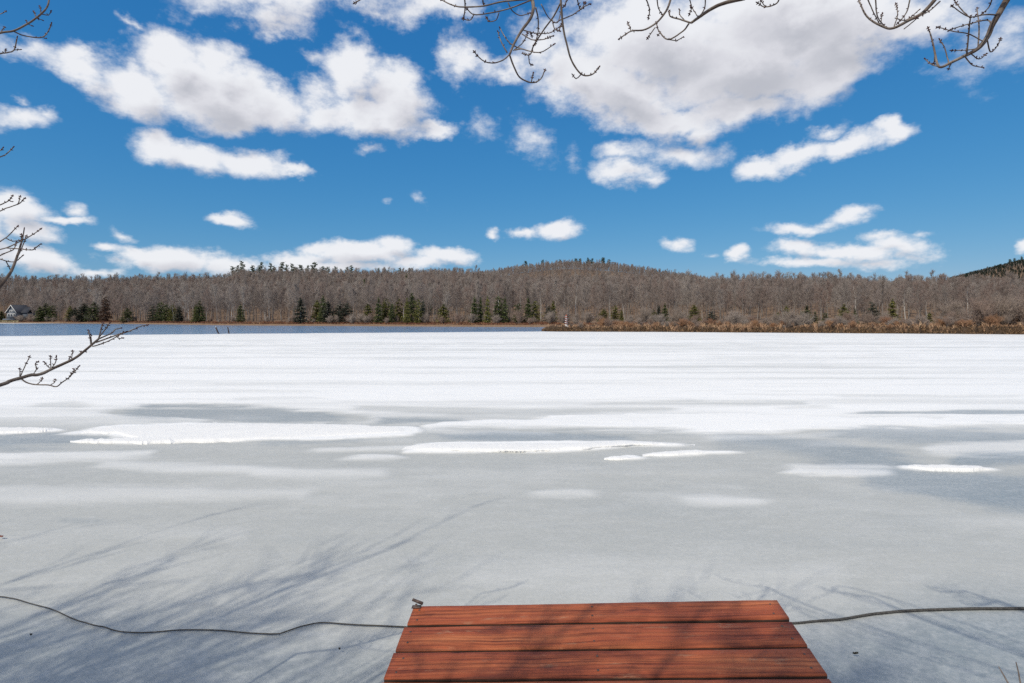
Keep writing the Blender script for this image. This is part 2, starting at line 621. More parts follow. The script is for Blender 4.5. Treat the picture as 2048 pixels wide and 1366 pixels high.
# ice and snow
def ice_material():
    m = Mat('lake_ice', .6, .3)
    at = m.n('ShaderNodeAttribute', attribute_name='snow')
    wet = m.n('ShaderNodeAttribute', attribute_name='wet')  # wet ice and painted foreground shade share this attribute
    geo = m.n('ShaderNodeNewGeometry')
    pos = geo.outputs['Position']
    fine = m.noise(34, 5, .68, vec=pos)
    med = m.noise(3.2, 6, .62, vec=pos, stretch=(.45, 1, 1))
    f = m.math('ADD', at.outputs['Fac'], m.math('MULTIPLY', m.math('SUBTRACT', med, .5), .28))
    f = m.math('ADD', f, m.math('MULTIPLY', m.math('SUBTRACT', fine, .5), .10), True)
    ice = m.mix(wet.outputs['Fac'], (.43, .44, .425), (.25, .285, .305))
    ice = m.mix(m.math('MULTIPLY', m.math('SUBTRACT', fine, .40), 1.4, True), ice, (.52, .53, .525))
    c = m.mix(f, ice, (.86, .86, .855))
    # clear glassy specks and coarse crystals
    cr = m.n('ShaderNodeTexVoronoi', Scale=95.0)
    m.l(pos, cr.inputs['Vector'])
    spark = m.math('MULTIPLY', m.math('SUBTRACT', .16, cr.outputs['Distance']), 3.0, True)
    c = m.mix(m.math('MULTIPLY', spark, .3), c, (.9, .9, .9))
    # slush mottling and hairline cracks frozen into the clear ice
    mot = m.noise(9, 7, .7, vec=pos, stretch=(.5, 1, 1))
    nosnow = m.math('SUBTRACT', 1.0, f, True)
    c = m.mix(m.math('MULTIPLY', m.math('MULTIPLY', m.math('SUBTRACT', mot, .52), 3.2, True), m.math('MULTIPLY', nosnow, .30)), c, (.66, .67, .68))
    c = m.mix(m.math('MULTIPLY', m.math('MULTIPLY', m.math('SUBTRACT', .44, mot), 3.2, True), m.math('MULTIPLY', nosnow, .35)), c, (.27, .285, .29))
    ck = m.n('ShaderNodeTexVoronoi', Scale=.42, feature='DISTANCE_TO_EDGE')
    wj = m.n('ShaderNodeTexNoise', Scale=1.1, Detail=5.0, Roughness=.6)
    m.l(pos, wj.inputs['Vector'])
    wa = m.n('ShaderNodeVectorMath', operation='MULTIPLY_ADD')
    wa.inputs[1].default_value = (1.6, .8, 0)
    m.l(wj.outputs['Color'], wa.inputs[0])
    m.l(pos, wa.inputs[2])
    m.l(wa.outputs[0], ck.inputs['Vector'])
    crack = m.math('MULTIPLY', m.math('SUBTRACT', .006, ck.outputs['Distance']), 160, True)
    gate = m.math('MULTIPLY', m.math('SUBTRACT', med, .50), 6, True)
    c = m.mix(m.math('MULTIPLY', m.math('MULTIPLY', crack, gate), m.math('MULTIPLY', nosnow, .30)), c, (.24, .25, .25))
    m.color(c)
    m.l(m.math('MULTIPLY_ADD', wet.outputs['Fac'], -.18), m.b.inputs['Roughness'])
    m.nt.nodes[-1].inputs[2].default_value = .55
    coarse = m.noise(120, 4, .75, vec=pos)
    hh = m.math('ADD', m.math('MULTIPLY', fine, .6), m.math('MULTIPLY', coarse, .25))
    m.bump(hh, .36, .012)
    return m.m


MT['ice'] = ice_material()


def snow_material():
    m = Mat('granular_snow', .7, .25)
    geo = m.n('ShaderNodeNewGeometry')
    fine = m.noise(40, 5, .68, vec=geo.outputs['Position'])
    med = m.noise(4, 4, .6, vec=geo.outputs['Position'])
    c = m.ramp(med, [(.25, (.79, .79, .79)), (.6, (.845, .845, .84))])
    m.color(c)
    m.bump(fine, .6, .02)
    return m.m


MT['snow'] = snow_material()


def water_material():
    m = Mat('lake_water', .12, .5)
    m.b.inputs['IOR'].default_value = 1.33
    geo = m.n('ShaderNodeNewGeometry')
    a = m.noise(1.5, 5, .65, vec=geo.outputs['Position'], stretch=(.5, .9, 1))
    b = m.noise(.16, 3, .5, vec=geo.outputs['Position'], stretch=(.5, 1.6, 1))
    m.color(m.ramp(b, [(.3, (.135, .235, .385)), (.7, (.185, .30, .46))]))
    m.bump(a, .6, .4)
    return m.m


MT['water'] = water_material()


def wood_material():
    m = Mat('stained_plank', .5, .22)
    tc = m.n('ShaderNodeTexCoord')
    oi = m.n('ShaderNodeObjectInfo')
    ofs = m.n('ShaderNodeVectorMath', operation='ADD')
    cmb = m.n('ShaderNodeCombineXYZ')
    m.l(m.math('MULTIPLY', oi.outputs['Random'], 37.0), cmb.inputs[0])
    m.l(m.math('MULTIPLY', oi.outputs['Random'], 11.0), cmb.inputs[1])
    m.l(tc.outputs['Object'], ofs.inputs[0])
    m.l(cmb.outputs[0], ofs.inputs[1])
    vec = ofs.outputs[0]
    wv = m.n('ShaderNodeTexNoise', Scale=1.6, Detail=3.0)
    m.l(vec, wv.inputs['Vector'])
    wsc = m.n('ShaderNodeVectorMath', operation='MULTIPLY_ADD')
    wsc.inputs[1].default_value = (0, .055, 0)
    m.l(wv.outputs['Color'], wsc.inputs[0])
    m.l(vec, wsc.inputs[2])
    vec = wsc.outputs[0]
    grain = m.noise(22, 8, .74, vec=vec, stretch=(.07, 3.4, 1.2))
    band = m.noise(5, 4, .6, vec=vec, stretch=(.13, 2.4, 1))
    blot = m.noise(3.2, 5, .62, vec=vec, stretch=(.6, 1.3, 1))
    fleck = m.noise(30, 6, .75, vec=vec, stretch=(.18, 1.0, 1))
    base = m.ramp(band, [(.25, (.25, .060, .026)), (.45, (.41, .104, .042)), (.6, (.52, .160, .060)), (.75, (.60, .245, .10))])
    base = m.mix(m.math('MULTIPLY', m.math('SUBTRACT', grain, .46), 4.8, True), base, (.11, .027, .016))
    base = m.mix(m.math('MULTIPLY', m.math('SUBTRACT', blot, .52), 4.2, True), base, (.10, .032, .024))
    dark_streak = m.noise(1.7, 6, .66, vec=vec, stretch=(.9, 3.2, 1))  # irregular dark streaks along the grain
    base = m.mix(m.math('MULTIPLY', m.math('SUBTRACT', dark_streak, .57), 6.5, True), base, (.050, .020, .018))
    wear = m.noise(2.3, 4, .6, vec=vec, stretch=(.8, 5, 1))
    fl = m.math('MULTIPLY', m.math('SUBTRACT', fleck, .57), 8, True)
    base = m.mix(m.math('MULTIPLY', fl, m.math('MULTIPLY', m.math('SUBTRACT', wear, .45), 4, True)), base, (.56, .40, .24))
    # knots
    kn = m.n('ShaderNodeTexVoronoi', Scale=2.4)
    mpk = m.n('ShaderNodeMapping')
    mpk.inputs['Scale'].default_value = (.75, 2.2, .01)
    m.l(vec, mpk.inputs[0])
    m.l(mpk.outputs[0], kn.inputs['Vector'])
    base = m.mix(m.math('MULTIPLY', m.math('SUBTRACT', .075, kn.outputs['Distance']), 22, True), base, (.055, .018, .012))
    base = m.mix(oi.outputs['Random'], base, m.mix(1.0, base, (.82, .76, .80), 'MULTIPLY'))
    m.color(base)
    m.l(m.ramp(grain, [(.3, (.38,) * 3), (.7, (.62,) * 3)]), m.b.inputs['Roughness'])
    h = m.math('SUBTRACT', m.math('MULTIPLY', band, .6), m.math('MULTIPLY', grain, 1.0))
    m.bump(h, .75, .004)
    return m.m


MT['plank'] = wood_material()
MT['dark_wood'] = simple('weathered_timber_gap_shade', (.075, .045, .035), .8, .2, .4)  # frame timber; on the plank sides its dark colour paints gap shade
MT['rust_metal'] = simple('rusty_dark_metal', (.10, .07, .06), .6, .4, .5, 60)
MT['soil'] = simple('dark_bank_soil', (.075, .052, .036), .95, .1, .6, 3)
MT['rope'] = simple('wet_grey_rope', (.085, .082, .078), .8, .2, .5, 90)
MT['bud'] = simple('red_buds', (.085, .028, .026), .6, .3, .4, 200)
MT['white_paint'] = simple('white_paint', (.80, .79, .77), .5, .3, .08, 3)
MT['maroon_paint'] = simple('maroon_paint', (.16, .035, .03), .5, .3, .25, 3)
MT['orange_paint'] = simple('faded_red_paint', (.34, .10, .06), .5, .3, .25, 3)
MT['glass'] = simple('window_glass', (.05, .06, .075), .12, .6, .2, 2)
MT['siding'] = simple('grey_blue_siding', (.13, .15, .18), .7, .2, .12, 4)
MT['shingle'] = simple('grey_shingle_roof', (.055, .06, .075), .95, .05, .25, 2)
MT['stake'] = simple('dark_wet_timber', (.055, .032, .028), .7, .3, .4, 6)
MT['stone'] = simple('grey_boulder_stone', (.30, .28, .26), .85, .2, .35, 1.5)
MT['dead_leaf'] = simple('dead_leaf', (.30, .09, .06), .7, .2, .4, 60)
MT['dark_debris'] = simple('dark_wet_debris', (.05, .05, .04), .8, .2, .4, 60)


def near_bark():
    m = Mat('maple_bark', .8, .2)
    v = m.noise(14, 5, .65)
    w = m.noise(70, 3, .6)
    c = m.ramp(v, [(.3, (.095, .070, .062)), (.5, (.20, .165, .145)), (.72, (.36, .32, .29))])
    c = m.mix(.35, c, m.ramp(w, [(.3, (.4, .4, .4)), (.7, (1, 1, 1))]), 'MULTIPLY')
    m.color(c)
    m.bump(w, .4, .003)
    return m.m


MT['bark'] = near_bark()


def ground_material(name, a, b, c_, scale=.35):
    m = Mat(name, .95, .1)
    geo = m.n('ShaderNodeNewGeometry')
    n1 = m.noise(scale, 6, .65, vec=geo.outputs['Position'])
    n2 = m.noise(scale * 9, 5, .7, vec=geo.outputs['Position'])
    c = m.ramp(n1, [(.3, a), (.5, b), (.7, c_)])
    c = m.mix(.5, c, m.ramp(n2, [(.3, (.4, .4, .4)), (.7, (1, 1, 1))]), 'MULTIPLY')
    m.color(c)
    m.bump(n2, .8, .1)
    return m.m


MT['litter'] = ground_material('forest_leaf_litter', (.19, .13, .09), (.25, .17, .115), (.21, .155, .12))
MT['shore'] = ground_material('near_shore_ground', (.16, .11, .07), (.22, .16, .10), (.12, .09, .06), 1.2)


def grass_mat(name, stops):
    m = Mat(name, .85, .15)
    geo = m.n('ShaderNodeNewGeometry')
    n = m.noise(.22, 4, .6, vec=geo.outputs['Position'])
    r = m.math('ADD', m.math('MULTIPLY', geo.outputs['Random Per Island'], .5), m.math('MULTIPLY', n, .5))
    m.color(m.ramp(r, stops))
    return m.m


MT['marsh_grass'] = grass_mat('dry_marsh_grass', [(.25, (.20, .115, .075)), (.40, (.40, .25, .155)), (.52, (.58, .41, .26)), (.62, (.38, .23, .145)), (.85, (.22, .125, .085))])
MT['sedge'] = grass_mat('dark_sedge', [(.25, (.06, .040, .028)), (.45, (.15, .095, .058)), (.6, (.32, .20, .11)), (.85, (.08, .05, .036))])
MT['shore_brush'] = grass_mat('russet_shore_brush', [(.25, (.13, .055, .038)), (.5, (.20, .085, .055)), (.7, (.30, .17, .09))])
MT['lawn'] = grass_mat('pale_dry_lawn', [(.25, (.30, .25, .15)), (.7, (.42, .36, .23))])


# ------------------------------------------------------------------ the lake: ice sheet
EDGE_PX = [-1600, -800, 0, 520, 1090, 1300, 2048, 2800, 3600]
EDGE_PY = [676, 674, 672, 667, 662.8, 663.5, 668.5, 671, 674]
# bands: (points (x, top y, bottom y), amount, softness top, softness bottom)
PATCHES = {  # raised snow patches, also used for their meshes
    'broad': [(128, 866, 869), (180, 858, 867), (230, 850, 868), (290, 847, 884), (350, 845, 885), (480, 844, 882), (600, 845, 878), (720, 848, 872), (800, 853, 866), (850, 858, 862)],
    'tongue': [(140, 880, 883), (190, 878, 886), (250, 875, 887), (310, 870, 886), (360, 868, 884)],
    'long': [(800, 892, 898), (830, 888, 902), (900, 885, 903.5), (1000, 885, 904), (1100, 885, 904), (1180, 884, 899), (1260, 883, 892), (1330, 885, 891), (1390, 887, 890)],
    'slim': [(1285, 906, 912), (1330, 903, 912), (1390, 900, 910), (1430, 901, 906), (1475, 903, 905)],
    'tiny': [(1208, 914, 917), (1235, 912, 918.5), (1262, 912, 918), (1280, 914, 916)],
    'round': [(1800, 931, 935), (1840, 930, 940), (1890, 929.5, 942), (1940, 931, 942), (1975, 935, 940), (1995, 937, 939)],
    'left': [(-90, 850, 866), (0, 853, 867), (60, 854, 866), (105, 856, 862), (126, 858, 860)]}
BANDS = [
    (PATCHES['broad'], 1.0, 5, 3), (PATCHES['tongue'], 1.0, 4, 2), (PATCHES['long'], 1.0, 5, 3), (PATCHES['slim'], .95, 4, 3), (PATCHES['tiny'], .95, 2, 2), (PATCHES['round'], .95, 4, 3), (PATCHES['left'], 1.0, 4, 2),
    ([(830, 855, 858), (900, 842, 856), (1000, 836, 850), (1200, 831, 858), (1400, 828, 860), (1600, 828, 856), (1800, 831, 853), (2100, 826, 846), (2900, 820, 840), (4000, 820, 840)], 1.0, 5, 9),
    ([(1020, 852, 856), (1120, 848, 856), (1260, 850, 858)], .6, 6, 6),
    ([(1560, 930, 946), (1650, 934, 950), (1720, 937, 951), (1790, 942, 949)], .62, 12, 5), ([(1560, 926, 934), (1700, 927, 936), (1800, 929, 936)], .5, 6, 6),
    ([(-80, 900, 922), (80, 903, 922), (220, 904, 918), (320, 900, 908)], .55, 8, 10), ([(180, 920, 932), (380, 925, 938), (620, 934, 946)], .38, 7, 7),
    ([(690, 909, 918), (740, 907, 918), (800, 908, 915)], .58, 4, 5), ([(600, 896, 902), (700, 893, 899), (830, 889, 896)], .5, 4, 4),
    ([(-60, 978, 1000), (200, 974, 998), (450, 976, 992), (620, 978, 988)], .34, 12, 14), ([(1050, 984, 992), (1130, 980, 994), (1200, 984, 992)], .36, 7, 9), ([(1350, 996, 1004), (1430, 991, 1006), (1520, 996, 1004)], .36, 8, 10),
    ([(500, 932, 948), (640, 936, 950), (800, 938, 946)], .34, 9, 10), ([(1840, 892, 905), (1950, 882, 906), (2100, 878, 902)], .5, 12, 10), ([(1400, 868, 880), (1560, 866, 876), (1700, 864, 872)], .3, 8, 8),
    ([(-60, 812, 836), (100, 816, 834), (260, 824, 832), (420, 841, 846)], .85, 6, 6), ([(560, 826, 832), (760, 828, 834), (900, 822, 830)], .6, 4, 4), ([(880, 858, 866), (1000, 860, 868), (1120, 864, 870)], .35, 5, 6),
    ([(0, 1060, 1090), (250, 1052, 1080), (500, 1060, 1078)], .12, 18, 20), ([(900, 1100, 1170), (1300, 1110, 1190), (1700, 1120, 1180)], .10, 30, 40)]
GREYS = [
    ([(200, 820, 825), (300, 812, 834), (420, 811, 841), (560, 816, 843), (680, 826, 842), (760, 834, 840)], .85, 6, 6), ([(760, 836, 846), (860, 834, 844), (960, 837, 842)], .8, 5, 4), ([(690, 812, 818), (900, 815, 826), (1010, 818, 830), (1140, 816, 824), (1360, 815, 820)], .6, 5, 5),
    ([(1690, 825, 827), (1760, 822, 827.5), (1950, 820, 827), (2100, 821, 826)], .8, 2, 1.5), ([(70, 806, 813), (130, 803, 813), (180, 808, 812)], .45, 4, 4), ([(1180, 806, 810), (1500, 803, 812), (1620, 801, 808)], .4, 5, 5), ([(1560, 812, 818), (1680, 810, 816)], .3, 4, 4),
    ([(286, 868, 869), (318, 866.5, 872), (350, 868, 869)], .8, 2, 2), ([(490, 852, 858), (530, 850, 862), (600, 850, 856)], .45, 6, 6), ([(1680, 790, 794), (1900, 792, 796), (2050, 790, 793)], .3, 3, 3), ([(1150, 808, 812), (1350, 800, 806), (1420, 799, 803)], .35, 4, 4), ([(480, 796, 799), (600, 794, 797), (650, 796, 798)], .3, 3, 3),
    ([(740, 716, 719), (900, 714, 718), (1000, 716, 718)], .22, 3, 3), ([(1400, 715, 718), (1600, 713, 717), (1800, 715, 717)], .22, 3, 3), ([(430, 768, 771), (560, 766, 769), (600, 767, 769)], .2, 3, 3)]
WETS_AND_SHADE = [  # wet ice, plus foreground shade painted as darker ice
    ([(1420, 868, 882), (1540, 874, 900), (1660, 884, 922), (1760, 900, 965), (1860, 930, 995), (1980, 955, 1012), (2300, 960, 1030)], .85, 14, 16), ([(1640, 858, 866), (1760, 854, 878), (1900, 860, 882), (2100, 866, 876)], .7, 6, 8), ([(860, 866, 876), (980, 864, 878), (1180, 870, 880), (1280, 874, 880)], .75, 6, 6),
    ([(-80, 868, 894), (110, 866, 890), (200, 870, 880), (260, 874, 878)], .75, 7, 8), ([(1900, 908, 926), (2100, 900, 928), (2500, 900, 930)], .85, 7, 8), ([(240, 816, 834), (420, 814, 840), (600, 820, 842), (700, 832, 840)], .65, 6, 6), ([(760, 836, 846), (860, 834, 844), (960, 837, 842)], .7, 5, 4),
    ([(1700, 822, 827), (1950, 820, 827), (2100, 821, 826)], .7, 2, 2), ([(500, 882, 890), (620, 876, 886), (720, 874, 882)], .5, 5, 5), ([(1480, 1310, 3000), (1700, 1270, 3000), (1900, 1220, 3000), (9000, 1160, 3000)], 1.0, 100, 60), ([(-7000, 1250, 3000), (-200, 1250, 3000), (300, 1250, 3000), (800, 1320, 3000)], .7, 90, 60), ([(100, 1030, 1040), (160, 1032, 1042), (200, 1034, 1038)], .3, 6, 6)]  # the strips running on toward the camera are painted foreground shade


def bands(px, py, lst, wx, wy):
    out = np.zeros_like(px)
    for pts, amt, st, sb in lst:
        pts = np.array(pts, float)
        x = px + wx
        top = np.interp(x, pts[:, 0], pts[:, 1])
        bot = np.interp(x, pts[:, 0], pts[:, 2])
        k = np.clip((bot - top) / 14, .25, 1.6)
        ends = sm(x, pts[0, 0] - 14, pts[0, 0] + 30) * (1 - sm(x, pts[-1, 0] - 30, pts[-1, 0] + 14))
        soft = (st + sb) / 8
        y = py + wy * np.minimum(k, .55 + .5 * soft)
        m = sm(y, top - st, top + st * .6) * (1 - sm(y, bot - sb * .6, bot + sb))
        out = np.maximum(out, amt * m * ends)
    return out


def build_ice():
    ncol, nrow = 900, 640
    u = np.linspace(-1, 1, ncol)
    px = 1024 + 1250 * u + 9000 * np.sign(u) * np.abs(u) ** 11
    pe = np.interp(px, EDGE_PX, EDGE_PY)
    pe = pe + 0.5 * (fbm(px / 60, px * 0, 3, 91) - .5)
    t = np.linspace(0, 1, nrow)
    near = np.array([6000, 3600, 2500, 2000, 1750, 1600, 1500])
    PY = np.vstack([np.tile(near[:, None], (1, ncol)), 1420 + (pe[None] - 1420) * (t[:, None] ** .93)])
    PX = np.tile(px[None], (len(PY), 1))
    Y = F * H / (PY - HY)
    X = (PX - 1024) / F * Y
    wy = (fbm(X / 1.3, Y / .40, 6, 3, .58) - .5) * 17
    wx = (fbm(X / 1.1, Y / .5, 5, 7, .55) - .5) * 90
    n_big = fbm(X / 7, Y / 2.2, 6, 11)
    n_mid = fbm(X / 2.2, Y / .55, 6, 23)
    n_streak = fbm(X / 30, Y / 2.2, 7, 37, .6)
    n_soft = fbm(X / 1.6, Y / .8, 4, 51)
    n_fine = fbm(X / 9, Y / .8, 6, 83, .6)
    yb = PY + (n_big - .5) * 60 + (n_mid - .5) * 26
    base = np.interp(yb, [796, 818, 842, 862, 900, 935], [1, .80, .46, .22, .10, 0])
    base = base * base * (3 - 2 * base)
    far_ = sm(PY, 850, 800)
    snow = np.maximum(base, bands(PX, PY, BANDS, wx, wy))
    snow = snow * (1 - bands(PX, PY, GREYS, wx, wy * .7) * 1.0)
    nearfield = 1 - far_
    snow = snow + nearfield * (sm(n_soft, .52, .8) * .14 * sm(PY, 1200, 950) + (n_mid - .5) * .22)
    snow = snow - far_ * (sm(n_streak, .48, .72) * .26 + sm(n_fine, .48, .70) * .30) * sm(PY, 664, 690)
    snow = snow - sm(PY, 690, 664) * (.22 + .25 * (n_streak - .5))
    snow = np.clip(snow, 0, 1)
    wet = bands(PX, PY, WETS_AND_SHADE, wx, wy) + nearfield * sm(n_big, .55, .8) * .30  # also carries the shade painted nearest the camera
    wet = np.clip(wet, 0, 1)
    Z = (fbm(X / .9, Y / .5, 4, 61) - .5) * .010 + snow * .022 + (n_mid - .5) * .012
    Z = Z * sm(Y, 1.5, 2.6) - .012
    n, m = PY.shape
    v = np.stack([X, Y, Z], -1).reshape(-1, 3)
    i, j = np.meshgrid(np.arange(n - 1), np.arange(m - 1), indexing='ij')
    f = np.stack([i * m + j, i * m + j + 1, (i + 1) * m + j + 1, (i + 1) * m + j], -1).reshape(-1, 4)
    # thickness of the sheet at its open edge
    k = len(v)
    edge = v[(n - 1) * m:].copy()
    edge[:, 2] = -.25
    v = np.vstack([v, edge])
    jj = np.arange(m - 1)
    f2 = np.stack([(n - 1) * m + jj, (n - 1) * m + jj + 1, k + jj + 1, k + jj], -1)
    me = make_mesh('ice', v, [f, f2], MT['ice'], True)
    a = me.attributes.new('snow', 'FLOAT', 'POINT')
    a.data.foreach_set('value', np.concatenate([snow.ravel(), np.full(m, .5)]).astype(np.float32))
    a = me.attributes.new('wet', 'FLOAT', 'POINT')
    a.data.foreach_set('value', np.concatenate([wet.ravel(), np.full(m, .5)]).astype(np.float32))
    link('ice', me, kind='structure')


build_ice()


def build_water():
    n = 40
    xs = np.linspace(-700, 700, n)
    ys = np.linspace(30, 420, n)
    X, Y = np.meshgrid(xs, ys)
    v = np.stack([X, Y, np.full_like(X, -.09)], -1).reshape(-1, 3)
    i, j = np.meshgrid(np.arange(n - 1), np.arange(n - 1), indexing='ij')
    f = np.stack([i * n + j, i * n + j + 1, (i + 1) * n + j + 1, (i + 1) * n + j], -1).reshape(-1, 4)
    link('water', make_mesh('water', v, f, MT['water']), kind='structure')


build_water()

# ------------------------------------------------------------------ terrain
PXS = np.array([-1200, -300, 0, 200, 450, 475, 560, 700, 850, 905, 960, 1000, 1090, 1200, 1400, 1550, 1700, 1900, 2048, 2300, 3000])
SHORE_D = np.interp(PXS, [-1200, 0, 130, 300, 440, 700, 900, 1085, 1200, 3000], [270, 250, 245, 200, 166, 150, 136, 132, 120, 120])
RIDGE_D = np.interp(PXS, [-1200, 850, 960, 1090, 1400, 3000], [420, 420, 390, 330, 265, 260])
RIDGE_Y = np.array([552, 550, 549, 552, 548, 540, 537, 538, 538, 534, 541, 546, 550, 549, 548, 543, 548, 549, 552, 552, 552])
TREE_H = 11.6


def shore_d(px):
    return np.interp(px, PXS, SHORE_D)


def ground_h(px, D):
    sd_ = np.interp(px, PXS, SHORE_D)
    rd = np.interp(px, PXS, RIDGE_D)
    ry = np.interp(px, PXS, RIDGE_Y)
    rh = H + (HY - ry) / F * rd - TREE_H
    t = (D - sd_) / (rd - sd_)
    h = .35 + 0.5 * sm(D, sd_, sd_ + 12) + (rh - .8) * np.where(t < 1, sm(t, .02, 1.35) / sm(np.float64(1.0), .02, 1.35), 1.0)
    h = np.where(D > rd, h - np.interp(px, [900, 1100], [12, 3]) * sm(D, rd, rd + 120), h)
    # the hill behind the centre
    hy = np.interp(px, [700, 900, 960, 1050, 1110, 1150, 1230, 1300, 1390, 1450, 1560, 1700], [640, 556, 541, 527, 521, 520, 524, 535, 548, 560, 600, 640])
    hh = np.maximum(0, H + (HY - hy) / F * 750 - 11)
    h = np.maximum(h, hh * np.exp(-((D - 750) / 190) ** 2) - 2)
    # the far mountain on the right
    my = np.interp(px, [1780, 1900, 1940, 1990, 2048, 2200, 2500, 3000], [640, 555, 545, 532, 519, 490, 470, 520])
    mh = np.maximum(0, H + (HY - my) / F * 1900 - 10)
    h = np.maximum(h, mh * np.exp(-((D - 1900) / 330) ** 2) - 2)
    h = h + (fbm(px / 60, D / 30, 3, 5) - .5) * 1.2 * sm(D, sd_ + 20, sd_ + 90)
    return np.where(D < sd_, -.4, h)


def build_terrain():
    px = np.concatenate([np.linspace(-1200, -100, 40), np.linspace(-90, 2140, 330), np.linspace(2150, 3000, 40)])
    tt = np.concatenate([[-.06, -.001, .001], np.linspace(.01, 1, 90) ** 1.6])
    sd_ = shore_d(px)
    D = sd_[None] + tt[:, None] * (2600 - sd_[None])
    D[0] = sd_ - 8
    D[1] = sd_ - .3 + .8 * fbm(px / 9, px * 0, 3, 77)
    D[2] = D[1] + .3
    PX = np.tile(px[None], (len(D), 1))
    Z = ground_h(PX, D)
    Z[0] = -.8
    Z[1] = -.3
    Z[2] = .3
    X = (PX - 1024) / F * D
    n, m = D.shape
    v = np.stack([X, D, Z], -1).reshape(-1, 3)
    i, j = np.meshgrid(np.arange(n - 1), np.arange(m - 1), indexing='ij')
    f = np.stack([i * m + j, i * m + j + 1, (i + 1) * m + j + 1, (i + 1) * m + j], -1).reshape(-1, 4)
    link('terrain', make_mesh('terrain', v, f, MT['litter'], True), kind='structure')


build_terrain()


# marsh bank on the right: front edge per column
def bank_front(px):
    pe = np.interp(px, EDGE_PX, EDGE_PY)
    return F * H / (pe - HY) - .6 + 1.3 * (fbm(px / 14, px * 0 + 3.3, 4, 13) - .5) + np.interp(px, [1083, 1092, 1110], [3.5, 1.0, 0])


BANK_PX0 = 1083


def bank_top(px, t):
    tip = sm(px, BANK_PX0, BANK_PX0 + 16)
    return (.60 + .95 * (fbm(px / 10, t / 1.5, 4, 29, .6) - .5) + .25 * sm(px, 1500, 1900)) * tip


def build_bank():
    px = np.linspace(BANK_PX0, 2900, 900)
    tv = np.array([-.3, 0, .12, .3, .6, 1, 1.6, 2.5, 4, 6, 9, 14, 20, 30, 45, 60])
    T, PX = np.meshgrid(tv, px, indexing='ij')
    D = bank_front(PX) + T * np.where(PX < 1150, np.interp(PX, [1083, 1150], [.25, 1]), 1)
    Z = bank_top(PX, T) * sm(T, -.15, .45)
    Z[0] = -.3
    Z[1] = np.minimum(Z[1], .02)
    X = (PX - 1024) / F * D
    n, m = D.shape
    v = np.stack([X, D, Z], -1).reshape(-1, 3)
    i, j = np.meshgrid(np.arange(n - 1), np.arange(m - 1), indexing='ij')
    f = np.stack([i * m + j, i * m + j + 1, (i + 1) * m + j + 1, (i + 1) * m + j], -1).reshape(-1, 4)
    link('marsh_bank', make_mesh('marsh_bank', v, f, MT['soil'], False), kind='structure')


build_bank()


def grass_object(name, base, hgt, wid, lean, mat, label, spread=1.0):
    n = len(base)
    th = rng.uniform(0, 2 * np.pi, n)
    side = np.stack([np.cos(th), np.sin(th), np.zeros(n)], 1) * wid[:, None]
    ph = rng.uniform(0, 2 * np.pi, n)
    ln = np.stack([np.cos(ph), np.sin(ph), np.zeros(n)], 1) * (lean * hgt)[:, None]
    tip = base + ln + np.stack([np.zeros(n), np.zeros(n), hgt], 1)
    mid = base + ln * .35 + np.stack([np.zeros(n), np.zeros(n), hgt * .6], 1)
    v = np.stack([base - side, base + side, mid + side * .7, mid - side * .7, tip], 1).reshape(-1, 3)
    k = np.arange(n)[:, None] * 5
    me = make_mesh(name, v, [k + np.array([[0, 1, 2, 3]]), k + np.array([[3, 2, 4]])], mat)
    return link(name, me, kind='stuff', label=label)


def scatter_bank_grass():
    n = 52000
    px = BANK_PX0 + 2 + (2150 - BANK_PX0) * rng.random(n)
    t = rng.random(n) ** 2.2 * 16
    cl = fbm(px / 6, t / .8, 4, 43)
    big = fbm(px / 10, px * 0 + 2, 4, 99, .6)
    keep = (rng.random(n) < sm(cl, .36, .6)) & (t > np.interp(big, [.45, .6], [.45, -.05]) * np.interp(px, [1083, 1120], [.2, 1]))
    px, t, cl = px[keep], t[keep], cl[keep]
    D = bank_front(px) + .05 + t
    z = bank_top(px, t) * sm(t + .05, -.15, .45) - .05
    X = (px - 1024) / F * D
    h = rng.uniform(.12, .46, len(px)) * (.25 + 1.6 * np.clip((fbm(px / 9, t / 2, 3, 143) - .3) * 2, 0, 1))
    h *= np.interp(px, [1083, 1140, 1200], [.5, .7, 1])
    grass_object('marsh_grass', np.stack([X, D, z], 1), h, rng.uniform(.015, .04, len(px)), rng.uniform(.2, .9, len(px)), MT['marsh_grass'], 'tangled dry orange marsh grass covering the low bank beyond the ice')


scatter_bank_grass()


def scatter_bank_sedge():
    n = 16000
    px = BANK_PX0 + 2 + (2150 - BANK_PX0) * rng.random(n)
    t = rng.uniform(-.12, .5, n)
    k = rng.random(n) < sm(fbm(px / 5, t * 3, 4, 57, .6), .38, .6)
    px, t = px[k], t[k]
    D = bank_front(px) + t
    z = bank_top(px, np.maximum(t, 0)) * sm(t, -.15, .45) * rng.uniform(.2, 1, len(px))
    X = (px - 1024) / F * D
    o = grass_object('sedge', np.stack([X, D - .06, z], 1), rng.uniform(.12, .34, len(px)), rng.uniform(.02, .05, len(px)), rng.uniform(.3, 1.2, len(px)), MT['sedge'], 'dark brown sedge tussocks hanging over the front of the marsh bank')


scatter_bank_sedge()


def scatter_shore_brush():
    n = 30000
    px = rng.uniform(-150, 1330, n)
    sd_ = shore_d(px)
    t = rng.random(n) ** 1.3 * 9
    D = sd_ + .8 + t
    keep = rng.random(n) < sm(fbm(px / 14, t / 2, 4, 8), .3, .55)
    px, D = px[keep], D[keep]
    X = (px - 1024) / F * D
    z = ground_h(px, D) - .05
    h = rng.uniform(.2, .75, len(px)) * np.interp(px, [60, 200, 700, 1000], [.6, 1, .8, .8])
    grass_object('shore_brush', np.stack([X, D, z], 1), h, rng.uniform(.03, .09, len(px)), rng.uniform(.2, .9, len(px)), MT['shore_brush'], 'low russet brush and dead grass along the far shoreline')


scatter_shore_brush()


